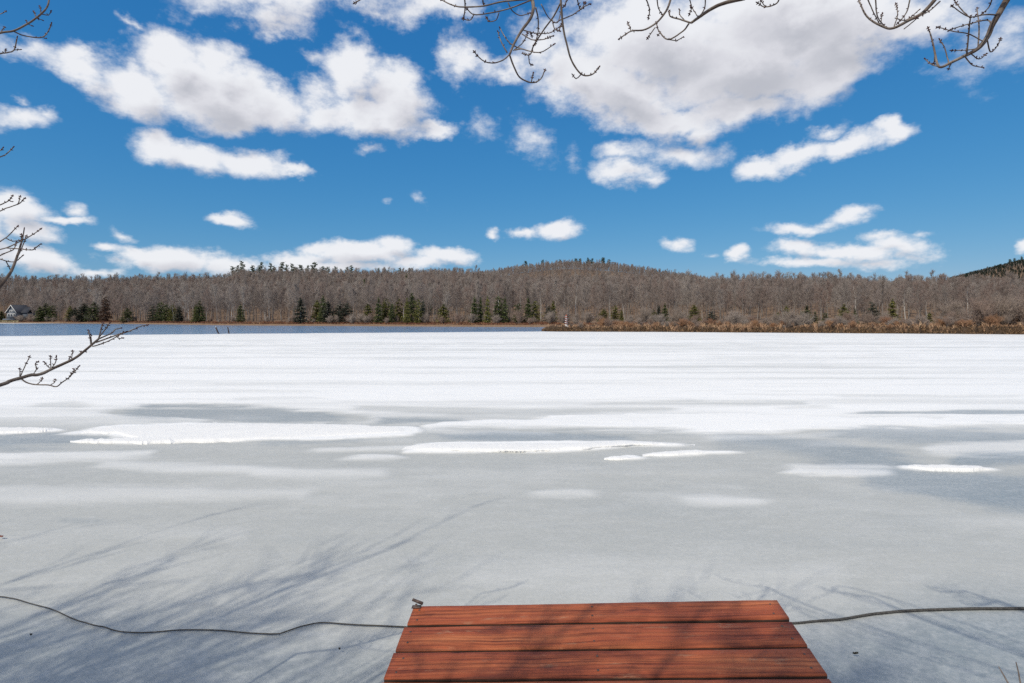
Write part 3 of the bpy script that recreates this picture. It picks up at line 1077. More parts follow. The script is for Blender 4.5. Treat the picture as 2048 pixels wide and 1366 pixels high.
# ------------------------------------------------------------------ leafless trees
def rot_dirs(d, ang, az):
    """directions at angle ang from d"""
    d = d / (np.linalg.norm(d, axis=-1, keepdims=True) + 1e-9)
    ref = np.where(np.abs(d[..., 2:3]) < .9, np.array([0, 0, 1.0]), np.array([1.0, 0, 0]))
    a = np.cross(d, ref)
    a /= np.linalg.norm(a, axis=-1, keepdims=True) + 1e-9
    b = np.cross(d, a)
    return np.cos(ang)[..., None] * d + np.sin(ang)[..., None] * (np.cos(az)[..., None] * a + np.sin(az)[..., None] * b)


def bare_tree(seed, Ht, spread, n1=14, n2=7, n3=6, n4=5, first=.35, tw=.020, upright=.5):
    r = np.random.default_rng(seed)
    trunk, crown = Geo(), Geo()
    nt = 9
    ts = np.linspace(0, 1, nt)
    wob = np.cumsum(r.normal(0, .012 * Ht, (nt, 2)), 0) * ts[:, None]
    tp = np.stack([wob[:, 0], wob[:, 1], ts * Ht * .80 - .25], 1)
    r0 = .0105 * Ht * r.uniform(.8, 1.2)
    tr = r0 * (1 - .82 * ts)
    tr[0] *= 1.35
    trunk.tube(tp, tr, 6)
    for k in range(n1):
        t = first + (1 - first) * ((k + r.uniform(.2, .8)) / n1) ** .9
        p0 = np.array([np.interp(t, ts, tp[:, i]) for i in range(3)])
        az = k * 2.4 + r.uniform(-.5, .5)
        elv = R(25) + R(50) * ((t - first) / (1 - first)) * r.uniform(.7, 1.2) + R(10) * upright
        d = np.array([math.cos(az) * math.cos(elv), math.sin(az) * math.cos(elv), math.sin(elv)])
        L1 = Ht * spread * (1.02 - .36 * t) * r.uniform(.75, 1.15)
        n = 5
        pts = [p0]
        dd = d.copy()
        for s in range(n):
            dd = dd + r.normal(0, .13, 3) + np.array([0, 0, .10 * upright])
            dd /= np.linalg.norm(dd)
            pts.append(pts[-1] + dd * L1 / n)
        pts = np.array(pts)
        rr = np.interp(t, ts, tr) * .62 * (1 - .85 * np.linspace(0, 1, n + 1)) + .012
        crown.tube(pts, rr, 4, cap=False)
        q = np.linspace(0, 1, n + 1)
        # second order
        t2 = np.sort(r.uniform(.18, 1, n2))
        b2 = np.stack([np.interp(t2, q, pts[:, i]) for i in range(3)], 1)
        dirs = np.gradient(pts, axis=0)
        d2 = np.stack([np.interp(t2, q, dirs[:, i]) for i in range(3)], 1)
        d2 = rot_dirs(d2, r.uniform(.5, 1.05, n2), r.uniform(0, 6.28, n2)) + np.array([0, 0, .25])
        d2 /= np.linalg.norm(d2, axis=1, keepdims=True)
        L2 = L1 * .46 * (1.15 - .5 * t2) * r.uniform(.7, 1.2, n2)
        for a in range(n2):
            m_ = b2[a] + d2[a] * L2[a] * .5 + r.normal(0, .06 * L2[a], 3)
            e_ = m_ + (d2[a] + np.array([0, 0, .15]) + r.normal(0, .15, 3)) * L2[a] * .5
            crown.tube(np.array([b2[a], m_, e_]), [tw * 1.5, tw * 1.1, tw * .5], 3, cap=False)
            # third
            t3 = r.uniform(.15, 1, n3)
            b3 = np.where(t3[:, None] < .5, b2[a] + (m_ - b2[a]) * (t3[:, None] * 2), m_ + (e_ - m_) * (t3[:, None] * 2 - 1))
            d3 = rot_dirs(np.tile(e_ - b2[a], (n3, 1)), r.uniform(.4, 1.0, n3), r.uniform(0, 6.28, n3)) + np.array([0, 0, .2])
            L3 = L2[a] * .55 * r.uniform(.6, 1.2, n3)
            e3 = b3 + d3 * L3[:, None]
            crown.spikes(b3, e3, tw * .8)
            t4 = r.uniform(.2, 1, (n3, n4))
            b4 = (b3[:, None] + (e3 - b3)[:, None] * t4[..., None]).reshape(-1, 3)
            d4 = rot_dirs(np.repeat(d3, n4, 0), r.uniform(.35, .95, n3 * n4), r.uniform(0, 6.28, n3 * n4)) + np.array([0, 0, .15])
            L4 = np.repeat(L3, n4) * .6 * r.uniform(.6, 1.3, n3 * n4)
            crown.spikes(b4, b4 + d4 * L4[:, None], tw * .55)
    return trunk.mesh('bare_trunk', MT['trunk_wood']), crown.mesh('bare_crown', MT['twig_wood'])


BARE = [bare_tree(100 + k, h, s, n1, first=fr, upright=u, tw=tw) for k, (h, s, n1, fr, u, tw) in enumerate([
    (14, .25, 14, .40, .6, .020), (15, .22, 15, .48, .9, .019), (13, .30, 13, .32, .3, .021), (14.5, .20, 14, .50, 1.0, .019),
    (12.5, .28, 15, .38, .5, .021), (15.5, .24, 16, .42, .7, .020), (13.5, .24, 14, .45, .8, .018), (11, .30, 13, .25, .4, .020)])]
NB = len(BARE)


def candidates(p0, p1, d0, d1, spacing, jitter=.45):
    """points on a jittered grid in X,Y, kept between two columns of the view and two depth functions"""
    Dm = max(d1(np.array([p0, p1, (p0 + p1) / 2])))
    lo = min(d0(np.array([p0, p1, (p0 + p1) / 2])))
    xs = np.arange((p0 - 1024) / F * Dm if p0 < 1024 else (p0 - 1024) / F * lo, (p1 - 1024) / F * Dm if p1 > 1024 else (p1 - 1024) / F * lo, spacing)
    ys = np.arange(lo, Dm, spacing)
    X, Y = np.meshgrid(xs, ys)
    X = (X + rng.uniform(-jitter, jitter, X.shape) * spacing).ravel()
    Y = (Y + rng.uniform(-jitter, jitter, Y.shape) * spacing).ravel()
    px = 1024 + F * X / Y
    k = (px > p0) & (px < p1) & (Y > d0(px)) & (Y < d1(px))
    return px[k], X[k], Y[k]


pts = []
rdf = lambda p: np.interp(p, PXS, RIDGE_D)
# near woods, up to the ridge and a little past it
px, X, Y = candidates(-700, 2900, lambda p: shore_d(p) + np.interp(p, [900, 1085, 1150, 2100], [7, 12, 22, 14]), lambda p: rdf(p) + np.interp(p, [950, 1200], [26, 150]), 3.9)
thin = rng.random(len(px)) > .14
pts.append((px[thin], X[thin], Y[thin], rng.uniform(.78, 1.1, thin.sum()) * np.interp(px[thin], [0, 900, 1050, 1250], [.85, .85, .83, .79])))
# hill and mountain
px, X, Y = candidates(760, 1640, lambda p: 0 * p + 470, lambda p: 0 * p + 790, 5.2)
k = ground_h(px, Y) > 9
pts.append((px[k], X[k], Y[k], rng.uniform(.65, .95, k.sum())))
px, X, Y, sc = [np.concatenate([p[i] for p in pts]) for i in range(4)]
Z = ground_h(px, Y) - .1
vi = rng.integers(0, NB, len(px))
# taller old trees that break the skyline here and there
sc = sc * np.where(rng.random(len(px)) < .06, 1.14, 1)
# the house keeps a clearing
clear = ~((px > -6) & (px < 52) & (Y < 300))
px, X, Y, sc, Z, vi = [a[clear] for a in (px, X, Y, sc, Z, vi)]
rz = rng.uniform(0, 2 * np.pi, len(px))
inview = (px > -40) & (px < 2090)
order = np.argsort(np.where(inview, (Y - shore_d(px)) + .35 * Y, 9e9))
single = order[:280]
mass = np.setdiff1d(np.arange(len(px)), single)

for n_, i in enumerate(single):
    root = link('bare_tree', None, label='slender leafless grey brown tree in the front rows of the far shore wood', cat='tree', group='leafless trees in the front rows of the far shore wood', loc=(X[i], Y[i], Z[i]))
    root.rotation_euler = (rng.normal(0, .03), rng.normal(0, .03), rz[i])
    root.scale = (sc[i],) * 3
    root.empty_display_size = .2
    link('trunk', BARE[vi[i]][0], root)
    link('crown', BARE[vi[i]][1], root)

# the rest of the wood: one object, instances on points
src = bpy.data.collections.new('wood_kinds')
for k in range(NB):
    a, b = BARE[k]
    va = np.empty(len(a.vertices) * 3, np.float32)
    a.vertices.foreach_get('co', va)
    ob_t = bpy.data.objects.new('kind_%02d' % k, None)
    # joined copy of trunk and crown
    gm = Geo()
    for me in (a, b):
        vv = np.empty(len(me.vertices) * 3, np.float32)
        me.vertices.foreach_get('co', vv)
        f3 = [tuple(p.vertices) for p in me.polygons if len(p.vertices) == 3]
        f4 = [tuple(p.vertices) for p in me.polygons if len(p.vertices) == 4]
        gm.add(vv.reshape(-1, 3), f3, f4)
    me = gm.mesh('wood_kind', MT['twig_wood'])
    src.objects.link(bpy.data.objects.new('wood_kind_%02d' % k, me))
    bpy.data.objects.remove(ob_t)


def instance_object(name, P3, rot, scl, idx, coll, label):
    me = bpy.data.meshes.new(name)
    me.vertices.add(len(P3))
    me.vertices.foreach_set('co', np.asarray(P3, np.float32).ravel())
    for nm, ty, val in (('rz', 'FLOAT', rot), ('sc', 'FLOAT', scl), ('vi', 'INT', idx)):
        at = me.attributes.new(nm, ty, 'POINT')
        at.data.foreach_set('value', np.asarray(val, np.float32 if ty == 'FLOAT' else np.int32))
    me.update()
    o = link(name, me, kind='stuff', label=label)
    ng = bpy.data.node_groups.new(name + '_nodes', 'GeometryNodeTree')
    ng.interface.new_socket('Geometry', in_out='INPUT', socket_type='NodeSocketGeometry')
    ng.interface.new_socket('Geometry', in_out='OUTPUT', socket_type='NodeSocketGeometry')
    N, L = ng.nodes, ng.links
    gi, go = N.new('NodeGroupInput'), N.new('NodeGroupOutput')
    ci = N.new('GeometryNodeCollectionInfo')
    ci.inputs['Collection'].default_value = coll
    ci.inputs['Separate Children'].default_value = True
    ci.inputs['Reset Children'].default_value = True
    ip = N.new('GeometryNodeInstanceOnPoints')
    ip.inputs['Pick Instance'].default_value = True

    def attr(nm, ty):
        a = N.new('GeometryNodeInputNamedAttribute')
        a.data_type = ty
        a.inputs['Name'].default_value = nm
        return a.outputs[0]
    L.new(gi.outputs[0], ip.inputs['Points'])
    L.new(ci.outputs[0], ip.inputs['Instance'])
    L.new(attr('vi', 'INT'), ip.inputs['Instance Index'])
    cx = N.new('ShaderNodeCombineXYZ')
    L.new(attr('rz', 'FLOAT'), cx.inputs[2])
    L.new(cx.outputs[0], ip.inputs['Rotation'])
    L.new(attr('sc', 'FLOAT'), ip.inputs['Scale'])
    L.new(ip.outputs[0], go.inputs[0])
    md = o.modifiers.new('scatter', 'NODES')
    md.node_group = ng
    return o


instance_object('woodland', np.stack([X, Y, Z], 1)[mass], rz[mass], sc[mass], vi[mass], src,
                'dense leafless grey brown woods covering the hillsides behind the lake')


# ------------------------------------------------------------------ conifers
def conifer(seed, Ht, rad, mat, n=1300, power=.8, droop=.25, gap=.25, bare=.06, size=.34):
    r = np.random.default_rng(seed)
    tg, cg = Geo(), Geo()
    tg.tube(np.array([[0, 0, -.3], [.05, 0, Ht * .4], [0, .04, Ht * .97]]), [.02 * Ht, .013 * Ht, .004 * Ht], 5)
    z = bare + (1 - bare) * (1 - np.sqrt(r.random(n)) ** 1.15)
    az = r.uniform(0, 6.28, n)
    lob = .74 + .30 * np.sin(az * 2 + r.uniform(0, 6)) * np.sin(z * 13 + az * 2 + r.uniform(0, 6)) + r.normal(0, .22, n)
    Rz = rad * (1.02 - z) ** power * lob * np.minimum(1, (z - bare) / .08 + .45)
    whorl = (np.sin(z * Ht * 5.2 + az * .6 + r.uniform(0, 6)) > -1 + 2 * gap)
    keep = whorl | (r.random(n) < .25)
    z, az, Rz = z[keep], az[keep], Rz[keep]
    n = len(z)
    q = r.random(n) ** .45
    c = np.stack([np.cos(az) * Rz * q, np.sin(az) * Rz * q, z * Ht - droop * Rz * q], 1)
    out = np.stack([np.cos(az), np.sin(az), r.normal(-droop, .35, n)], 1)
    out += r.normal(0, .3, (n, 3))
    out /= np.linalg.norm(out, axis=1, keepdims=True)
    sd_ = np.cross(out, np.array([0, 0, 1.0])) + r.normal(0, .45, (n, 3))
    sd_ /= np.linalg.norm(sd_, axis=1, keepdims=True)
    s = size * r.uniform(.55, 1.3, n) * (Ht / 8) ** .6
    cg.tris(c - out * s[:, None] * .5 + sd_ * s[:, None] * .33, c - out * s[:, None] * .5 - sd_ * s[:, None] * .33, c + out * s[:, None] * .8)
    up = np.cross(out, sd_)
    cg.tris(c - out * s[:, None] * .5 + up * s[:, None] * .28, c - out * s[:, None] * .4 - up * s[:, None] * .28, c + out * s[:, None] * .7)
    return tg.mesh('conifer_trunk', MT['trunk_wood']), cg.mesh('conifer_crown', mat)


def pine(seed, Ht, mat):
    r = np.random.default_rng(seed)
    tg, cg = Geo(), Geo()
    tg.tube(np.array([[0, 0, -.3], [.1, .1, Ht * .5], [0, .1, Ht * .98]]), [.017 * Ht, .012 * Ht, .003 * Ht], 5)
    nw = 15
    for k in range(nw):
        z = .38 + .62 * (k + r.uniform(0, .7)) / nw
        for b in range(r.integers(3, 6)):
            az = r.uniform(0, 6.28)
            L = Ht * .26 * r.uniform(.5, 1.15) * (1.18 - z) ** .45
            d = np.array([math.cos(az), math.sin(az), r.uniform(.0, .35)])
            p0 = np.array([0, 0, z * Ht])
            tg.spikes([p0], [p0 + d * L], .006 * Ht)
            m = int(26 * L / (Ht * .2))
            q = r.uniform(.3, 1.08, m)
            c = p0 + d * L * q[:, None] + r.normal(0, 1, (m, 3)) * np.array([.32, .32, .16]) * Ht / 14
            out = d + r.normal(0, .6, (m, 3)) + np.array([0, 0, .2])
            out /= np.linalg.norm(out, axis=1, keepdims=True)
            s = r.uniform(.25, .55, m) * Ht / 14
            sd_ = np.cross(out, r.normal(0, 1, (m, 3)))
            sd_ /= np.linalg.norm(sd_, axis=1, keepdims=True)
            cg.tris(c - out * s[:, None] * .6 + sd_ * s[:, None] * .5, c - out * s[:, None] * .6 - sd_ * s[:, None] * .5, c + out * s[:, None] * .7)
            up = np.cross(out, sd_)
            cg.tris(c - out * s[:, None] * .6 + up * s[:, None] * .4, c - out * s[:, None] * .5 - up * s[:, None] * .4, c + out * s[:, None] * .7)
    return tg.mesh('pine_trunk', MT['trunk_wood']), cg.mesh('pine_crown', mat)


KINDS = {'dark': ('dark_needles', 'dark green', 1.0), 'yellow': ('yellow_needles', 'yellowish green', .95), 'grey': ('grey_needles', 'dull grey green', 1.0), 'russet': ('russet_needles', 'russet brown', .8)}
CONE = {}
for kk, (mm, _, _) in KINDS.items():
    CONE[kk] = [conifer(300 + 10 * len(CONE) + v, 8, rd, MT[mm], power=pw, gap=gp, n=nn) for v, (rd, pw, gp, nn) in enumerate([(1.3, .6, .28, 1500), (1.55, .5, .34, 1500), (1.15, .7, .36, 1200), (1.4, .42, .42, 1300)])]

ORD = ['first', 'second', 'third', 'fourth', 'fifth', 'sixth', 'seventh', 'eighth', 'ninth', 'tenth', 'eleventh', 'twelfth', 'thirteenth', 'fourteenth', 'fifteenth', 'sixteenth',
       'seventeenth', 'eighteenth', 'nineteenth', 'twentieth', 'twenty first', 'twenty second', 'twenty third', 'twenty fourth', 'twenty fifth', 'twenty sixth', 'twenty seventh', 'twenty eighth', 'twenty ninth', 'thirtieth']

SHORE_CONIFERS = [  # x, top y, base y, width px, kind
    (3, 622, 640, 16, 'dark'), (80, 612, 643, 18, 'dark'), (92, 606, 644, 24, 'dark'), (103, 609, 643, 16, 'dark'), (140, 612, 642, 14, 'yellow'), (150, 615, 643, 18, 'grey'), (168, 606, 643, 28, 'grey'), (189, 604, 644, 22, 'dark'),
    (211, 591, 640, 15, 'russet'), (255, 616, 642, 17, 'dark'), (305, 609, 641, 16, 'grey'), (322, 603, 641, 18, 'dark'), (335, 607, 641, 18, 'dark'), (345, 605, 640, 12, 'yellow'), (358, 612, 641, 16, 'grey'),
    (392, 610, 642, 12, 'yellow'), (400, 601, 642, 16, 'dark'), (481, 608, 641, 12, 'dark'), (601, 594, 644, 26, 'grey'), (634, 599, 645, 22, 'yellow'), (646, 591, 640, 14, 'dark'), (656, 602, 645, 24, 'grey'),
    (679, 607, 643, 24, 'grey'), (692, 606, 642, 24, 'grey'), (736, 607, 644, 24, 'yellow'), (757, 592, 639, 16, 'dark'), (772, 596, 645, 19, 'yellow'), (784, 607, 640, 12, 'dark'), (799, 596, 642, 19, 'yellow'),
    (814, 596, 638, 12, 'yellow'), (824, 586, 643, 17, 'dark'), (836, 598, 643, 14, 'yellow'), (846, 598, 640, 10, 'grey'), (887, 607, 638, 18, 'yellow'), (949, 591, 637, 18, 'dark'), (961, 594, 637, 14, 'dark'), (975, 591, 637, 14, 'yellow'),
    (997, 590, 636, 20, 'dark'), (1010, 593, 634, 14, 'dark'), (1037, 605, 636, 17, 'dark'), (1056, 593, 638, 18, 'dark'), (1071, 602, 637, 18, 'yellow'), (1098, 612, 642, 16, 'grey'), (1106, 602, 642, 13, 'yellow'),
    (1207, 618, 640, 16, 'yellow'), (1230, 611, 640, 16, 'yellow'), (1243, 619, 640, 10, 'yellow'), (1307, 619, 645, 15, 'yellow'), (1318, 611, 644, 15, 'grey'), (1330, 606, 643, 15, 'dark'), (1388, 609, 640, 17, 'yellow'),
    (1423, 621, 650, 20, 'grey'), (1556, 624, 642, 14, 'yellow'), (1573, 610, 640, 18, 'yellow'), (1604, 622, 648, 18, 'dark'), (1614, 610, 648, 19, 'dark'), (1630, 622, 646, 14, 'dark'), (1651, 624, 643, 12, 'dark'),
    (1688, 607, 641, 17, 'yellow'), (1710, 617, 643, 11, 'dark'), (1745, 604, 644, 22, 'grey'), (1785, 596, 640, 20, 'yellow'), (1859, 624, 642, 14, 'yellow'), (1888, 630, 645, 10, 'yellow'), (1914, 609, 636, 20, 'grey'), (1968, 614, 634, 16, 'grey')]
HILL_CONIFERS = [(729, 557, 574, 10, 'dark'), (813, 546, 557, 8, 'dark'), (841, 562, 580, 14, 'dark'), (860, 565, 577, 9, 'dark'), (877, 573, 596, 10, 'dark')]
count = {}
for (x, yt, yb, wpx, kk) in sorted(SHORE_CONIFERS):
    D = float(shore_d(x)) + (5 if x < 1085 else 16) + rng.uniform(-1, 5)
    if x > 1400:
        D = 104 + rng.uniform(0, 16)
    zb = float(ground_h(np.array([x]), np.array([D]))[0]) if D > shore_d(x) else .5
    zt = H + (HY - yt) / F * D
    hgt = max(2.5, zt - zb)
    v = CONE[kk][int(rng.integers(0, 4))]
    k_ = count[kk] = count.get(kk, -1) + 1
    col = KINDS[kk][1]
    root = link('conifer_tree', None, label='%s conifer on the far shore, %s such from the left' % (col, ORD[k_]), cat='tree', group='conifers along the far shore', loc=((x - 1024) / F * D, D, zb))
    root.rotation_euler = (0, 0, rng.uniform(0, 6.28))
    wid = wpx / F * D / 2 * 1.5
    root.scale = (wid / 1.2, wid / 1.2, hgt / 8)
    link('trunk', v[0], root)
    link('crown', v[1], root)
for n_, (x, yt, yb, wpx, kk) in enumerate(HILL_CONIFERS):
    # stands where the slope is seen at that height of the picture
    Ds = np.linspace(shore_d(x) + 30, 420, 300)
    g_ = ground_h(np.full(300, float(x)), Ds)
    want = (HY - yt) / F
    top = (g_ + 13 - H) / Ds
    k = int(np.argmin(np.abs(top - want)))
    D = float(Ds[k])
    zb = float(g_[k])
    hgt = H + want * D - zb
    v = CONE[kk][n_ % 3]
    root = link('conifer_tree', None, label='lone dark conifer high among bare trees on the slope, %s such from the left' % ORD[n_], cat='tree', group='lone conifers on the wooded slope', loc=((x - 1024) / F * D, D, zb))
    root.rotation_euler = (0, 0, rng.uniform(0, 6.28))
    wid = wpx / F * D / 2 * 1.5
    root.scale = (wid / 1.2, wid / 1.2, hgt / 8)
    link('trunk', v[0], root)
    link('crown', v[1], root)

PINE = [pine(500 + k, 14, MT['pine_needles']) for k in range(4)]
RIDGE_PINES = [(465, 527), (475, 522), (484, 516), (505, 519), (516, 523), (523, 519), (541, 516), (548, 519), (565, 517), (574, 521), (585, 519), (592, 522), (601, 519), (616, 526), (628, 520), (646, 522), (656, 527), (672, 526), (694, 520), (703, 520), (757, 531), (775, 533), (799, 531), (821, 524)]
for n_, (x, yt) in enumerate(RIDGE_PINES):
    D = float(np.interp(x, PXS, RIDGE_D)) + rng.uniform(-6, 10)
    zb = float(ground_h(np.array([float(x)]), np.array([D]))[0])
    zt = H + (HY - yt) / F * D
    hgt = max(8, (zt - zb) * rng.uniform(.72, .9))
    v = PINE[n_ % 4]
    root = link('pine_tree', None, label='dark green pine standing on the ridge line, %s pine from the left' % ORD[n_], cat='tree', group='pines along the ridge', loc=((x - 1024) / F * D, D, zb))
    root.rotation_euler = (0, 0, rng.uniform(0, 6.28))
    wf = rng.uniform(.55, .85)
    root.scale = (hgt / 14 * wf, hgt / 14 * wf, hgt / 14)
    link('trunk', v[0], root)
    link('crown', v[1], root)
# tiny conifers along the crest of the hill
HILL_TOP = [(1051, 522), (1085, 520), (1120, 519), (1152, 517), (1160, 517), (1176, 516), (1184, 517), (1206, 515), (1218, 519)]
for n_, (x, yt) in enumerate(HILL_TOP):
    D = 745
    zb = float(ground_h(np.array([float(x)]), np.array([745.0]))[0])
    zt = H + (HY - yt) / F * D
    hgt = max(10, zt - zb)
    root = link('pine_tree', None, label='tiny dark evergreen on the crest of the central hill, %s from the left' % ORD[n_], cat='tree', group='evergreens on the hill crest', loc=((x - 1024) / F * D, D, zb))
    root.scale = (hgt / 14 * .9, hgt / 14 * .9, hgt / 14)
    root.rotation_euler = (0, 0, n_)
    link('trunk', PINE[n_ % 4][0], root)
    link('crown', PINE[n_ % 4][1], root)
MOUNT_TOP = [(1958, 539), (1975, 533), (1990, 530), (2020, 515), (2029, 513), (2043, 511)]
for n_, (x, yt) in enumerate(MOUNT_TOP):
    D = 1880.0
    zb = float(ground_h(np.array([float(x)]), np.array([D]))[0])
    zt = H + (HY - yt) / F * D
    hgt = min(22, max(12, zt - zb))
    root = link('pine_tree', None, label='tiny dark evergreen on the skyline of the distant mountain, %s from the left' % ORD[n_], cat='tree', group='evergreens on the distant mountain', loc=((x - 1024) / F * D, D, zb))
    root.scale = (hgt / 14,) * 3
    root.rotation_euler = (0, 0, n_)
    link('trunk', PINE[n_ % 4][0], root)
    link('crown', PINE[n_ % 4][1], root)


# the distant mountain: mostly dark evergreens
src2 = bpy.data.collections.new('mountain_kinds')
for k in range(4):
    gm = Geo()
    for me in PINE[k]:
        vv = np.empty(len(me.vertices) * 3, np.float32)
        me.vertices.foreach_get('co', vv)
        gm.add(vv.reshape(-1, 3), [tuple(p.vertices) for p in me.polygons if len(p.vertices) == 3], [tuple(p.vertices) for p in me.polygons if len(p.vertices) == 4])
    src2.objects.link(bpy.data.objects.new('mountain_kind_%02d' % k, gm.mesh('mountain_kind', MT['mountain_needles'])))
for k in range(4):
    src2.objects.link(bpy.data.objects.new('mountain_kind_%02d' % (k + 4), src.objects[k].data))
mpx, mX, mY = candidates(1850, 2950, lambda p: 0 * p + 1480, lambda p: 0 * p + 1960, 7.5)
k = ground_h(mpx, mY) > 90
mpx, mX, mY = mpx[k], mX[k], mY[k]
mi = np.where(rng.random(len(mpx)) < .5, rng.integers(0, 4, len(mpx)), rng.integers(4, 8, len(mpx)))
instance_object('mountain_woods', np.stack([mX, mY, ground_h(mpx, mY) - .1], 1), rng.uniform(0, 6.28, len(mpx)), rng.uniform(.7, 1.0, len(mpx)), mi, src2,
                'dark mixed woods covering the distant mountain on the right')


# ------------------------------------------------------------------ shrubs
def shrub(seed, Ht, rad, mat):
    r = np.random.default_rng(seed)
    st, tw = Geo(), Geo()
    for k in range(26):
        az = r.uniform(0, 6.28)
        lean = r.uniform(.1, 1.0)
        tip = np.array([math.cos(az) * rad * lean, math.sin(az) * rad * lean, Ht * r.uniform(.7, 1.05) * (1 - .35 * lean ** 2)])
        mid = tip * np.array([.35, .35, .6]) + r.normal(0, .08, 3)
        p = np.array([[0, 0, -.1] + r.normal(0, .1, 3) * [1, 1, 0], mid, tip])
        st.tube(p, [.028, .02, .008], 3, cap=False)
        m = 26
        t = r.uniform(.2, 1, m)
        b = np.where(t[:, None] < .5, p[0] + (mid - p[0]) * t[:, None] * 2, mid + (tip - mid) * (t[:, None] * 2 - 1))
        d = rot_dirs(np.tile(tip - mid, (m, 1)), r.uniform(.3, 1.0, m), r.uniform(0, 6.28, m)) + np.array([0, 0, .3])
        L = r.uniform(.25, .7, m) * Ht / 2.4
        e = b + d * L[:, None]
        tw.spikes(b, e, .013)
        t4 = r.uniform(.2, 1, (m, 4))
        b4 = (b[:, None] + (e - b)[:, None] * t4[..., None]).reshape(-1, 3)
        d4 = rot_dirs(np.repeat(d, 4, 0), r.uniform(.3, .9, m * 4), r.uniform(0, 6.28, m * 4))
        tw.spikes(b4, b4 + d4 * (np.repeat(L, 4) * .55)[:, None], .009)
    return st.mesh('shrub_stems', mat), tw.mesh('shrub_twigs', mat)


SHR = {'grey': [shrub(700 + k, 2.4, 1.5, MT['shrub_grey']) for k in range(3)], 'russet': [shrub(720 + k, 2.0, 1.3, MT['shrub_russet']) for k in range(3)]}
shrub_list = []
for k in range(95):        # on the marsh bank
    x = rng.uniform(1145, 2080)
    t = rng.uniform(1.5, 22)
    kk = 'russet' if (rng.random() < .42 and t < 12) else 'grey'
    s = rng.uniform(.30, .62) * np.interp(x, [1145, 1300, 1850, 2048], [.8, .95, 1.05, 1.5]) * (1.25 if t > 10 else 1)
    D = float(bank_front(np.array([x]))[0]) + t
    shrub_list.append((x, D, float(bank_top(np.array([x]), np.array([t]))[0]) - .1, s, kk, 'bank'))
for k in range(46):        # low scrub along the front
    x = rng.uniform(1150, 2070)
    t = rng.uniform(.5, 2.6)
    D = float(bank_front(np.array([x]))[0]) + t
    shrub_list.append((x, D, float(bank_top(np.array([x]), np.array([t]))[0]) - .1, rng.uniform(.22, .45), 'russet' if rng.random() < .55 else 'grey', 'bank'))
for x, t, s in ((1575, 1.6, .85), (1605, 2.0, .8), (1470, 4, .85), (1960, 3, 1.35), (2010, 3.5, 1.5), (2045, 4, 1.4), (1905, 6, 1.2), (1740, 6, .8)):
    D = float(bank_front(np.array([float(x)]))[0]) + t
    shrub_list.append((x, D, float(bank_top(np.array([float(x)]), np.array([t]))[0]) - .1, s, 'grey', 'bank'))
for k in range(80):        # at the foot of the far wood
    x = rng.uniform(560, 1400) if k < 62 else rng.uniform(60, 560)
    D = float(shore_d(x)) + rng.uniform(3, 11)
    s = rng.uniform(.5, 1.15) * np.interp(x, [60, 560, 880, 1080], [.7, .7, 1.1, 1.2])
    shrub_list.append((x, D, float(ground_h(np.array([x]), np.array([D]))[0]) - .1, s, 'grey', 'shore'))
for k in range(16):        # by the house
    x = rng.uniform(34, 75) if k < 9 else rng.uniform(75, 200)
    D = float(shore_d(x)) + rng.uniform(3, 9)
    shrub_list.append((x, D, float(ground_h(np.array([x]), np.array([D]))[0]) - .1, rng.uniform(.8, 1.2), 'grey', 'shore'))
for (x, D, z, s, kk, wh) in shrub_list:
    lab = {('grey', 'bank'): 'rounded leafless grey shrub growing on the marshy bank beyond the ice', ('russet', 'bank'): 'low leafless russet shrub growing on the marshy bank beyond the ice',
           ('grey', 'shore'): 'leafless grey shrub at the foot of the wood on the far shore'}[(kk, wh)]
    grp = {('grey', 'bank'): 'grey shrubs on the marsh bank', ('russet', 'bank'): 'russet shrubs on the marsh bank', ('grey', 'shore'): 'grey shrubs at the foot of the far wood'}[(kk, wh)]
    v = SHR[kk][int(rng.integers(0, 3))]
    root = link('leafless_shrub', None, label=lab, cat='shrub', group=grp, loc=((x - 1024) / F * D, D, z))
    root.rotation_euler = (0, 0, rng.uniform(0, 6.28))
    root.scale = (s * rng.uniform(.9, 1.3), s * rng.uniform(.9, 1.3), s)
    link('stems', v[0], root)
    link('twigs', v[1], root)


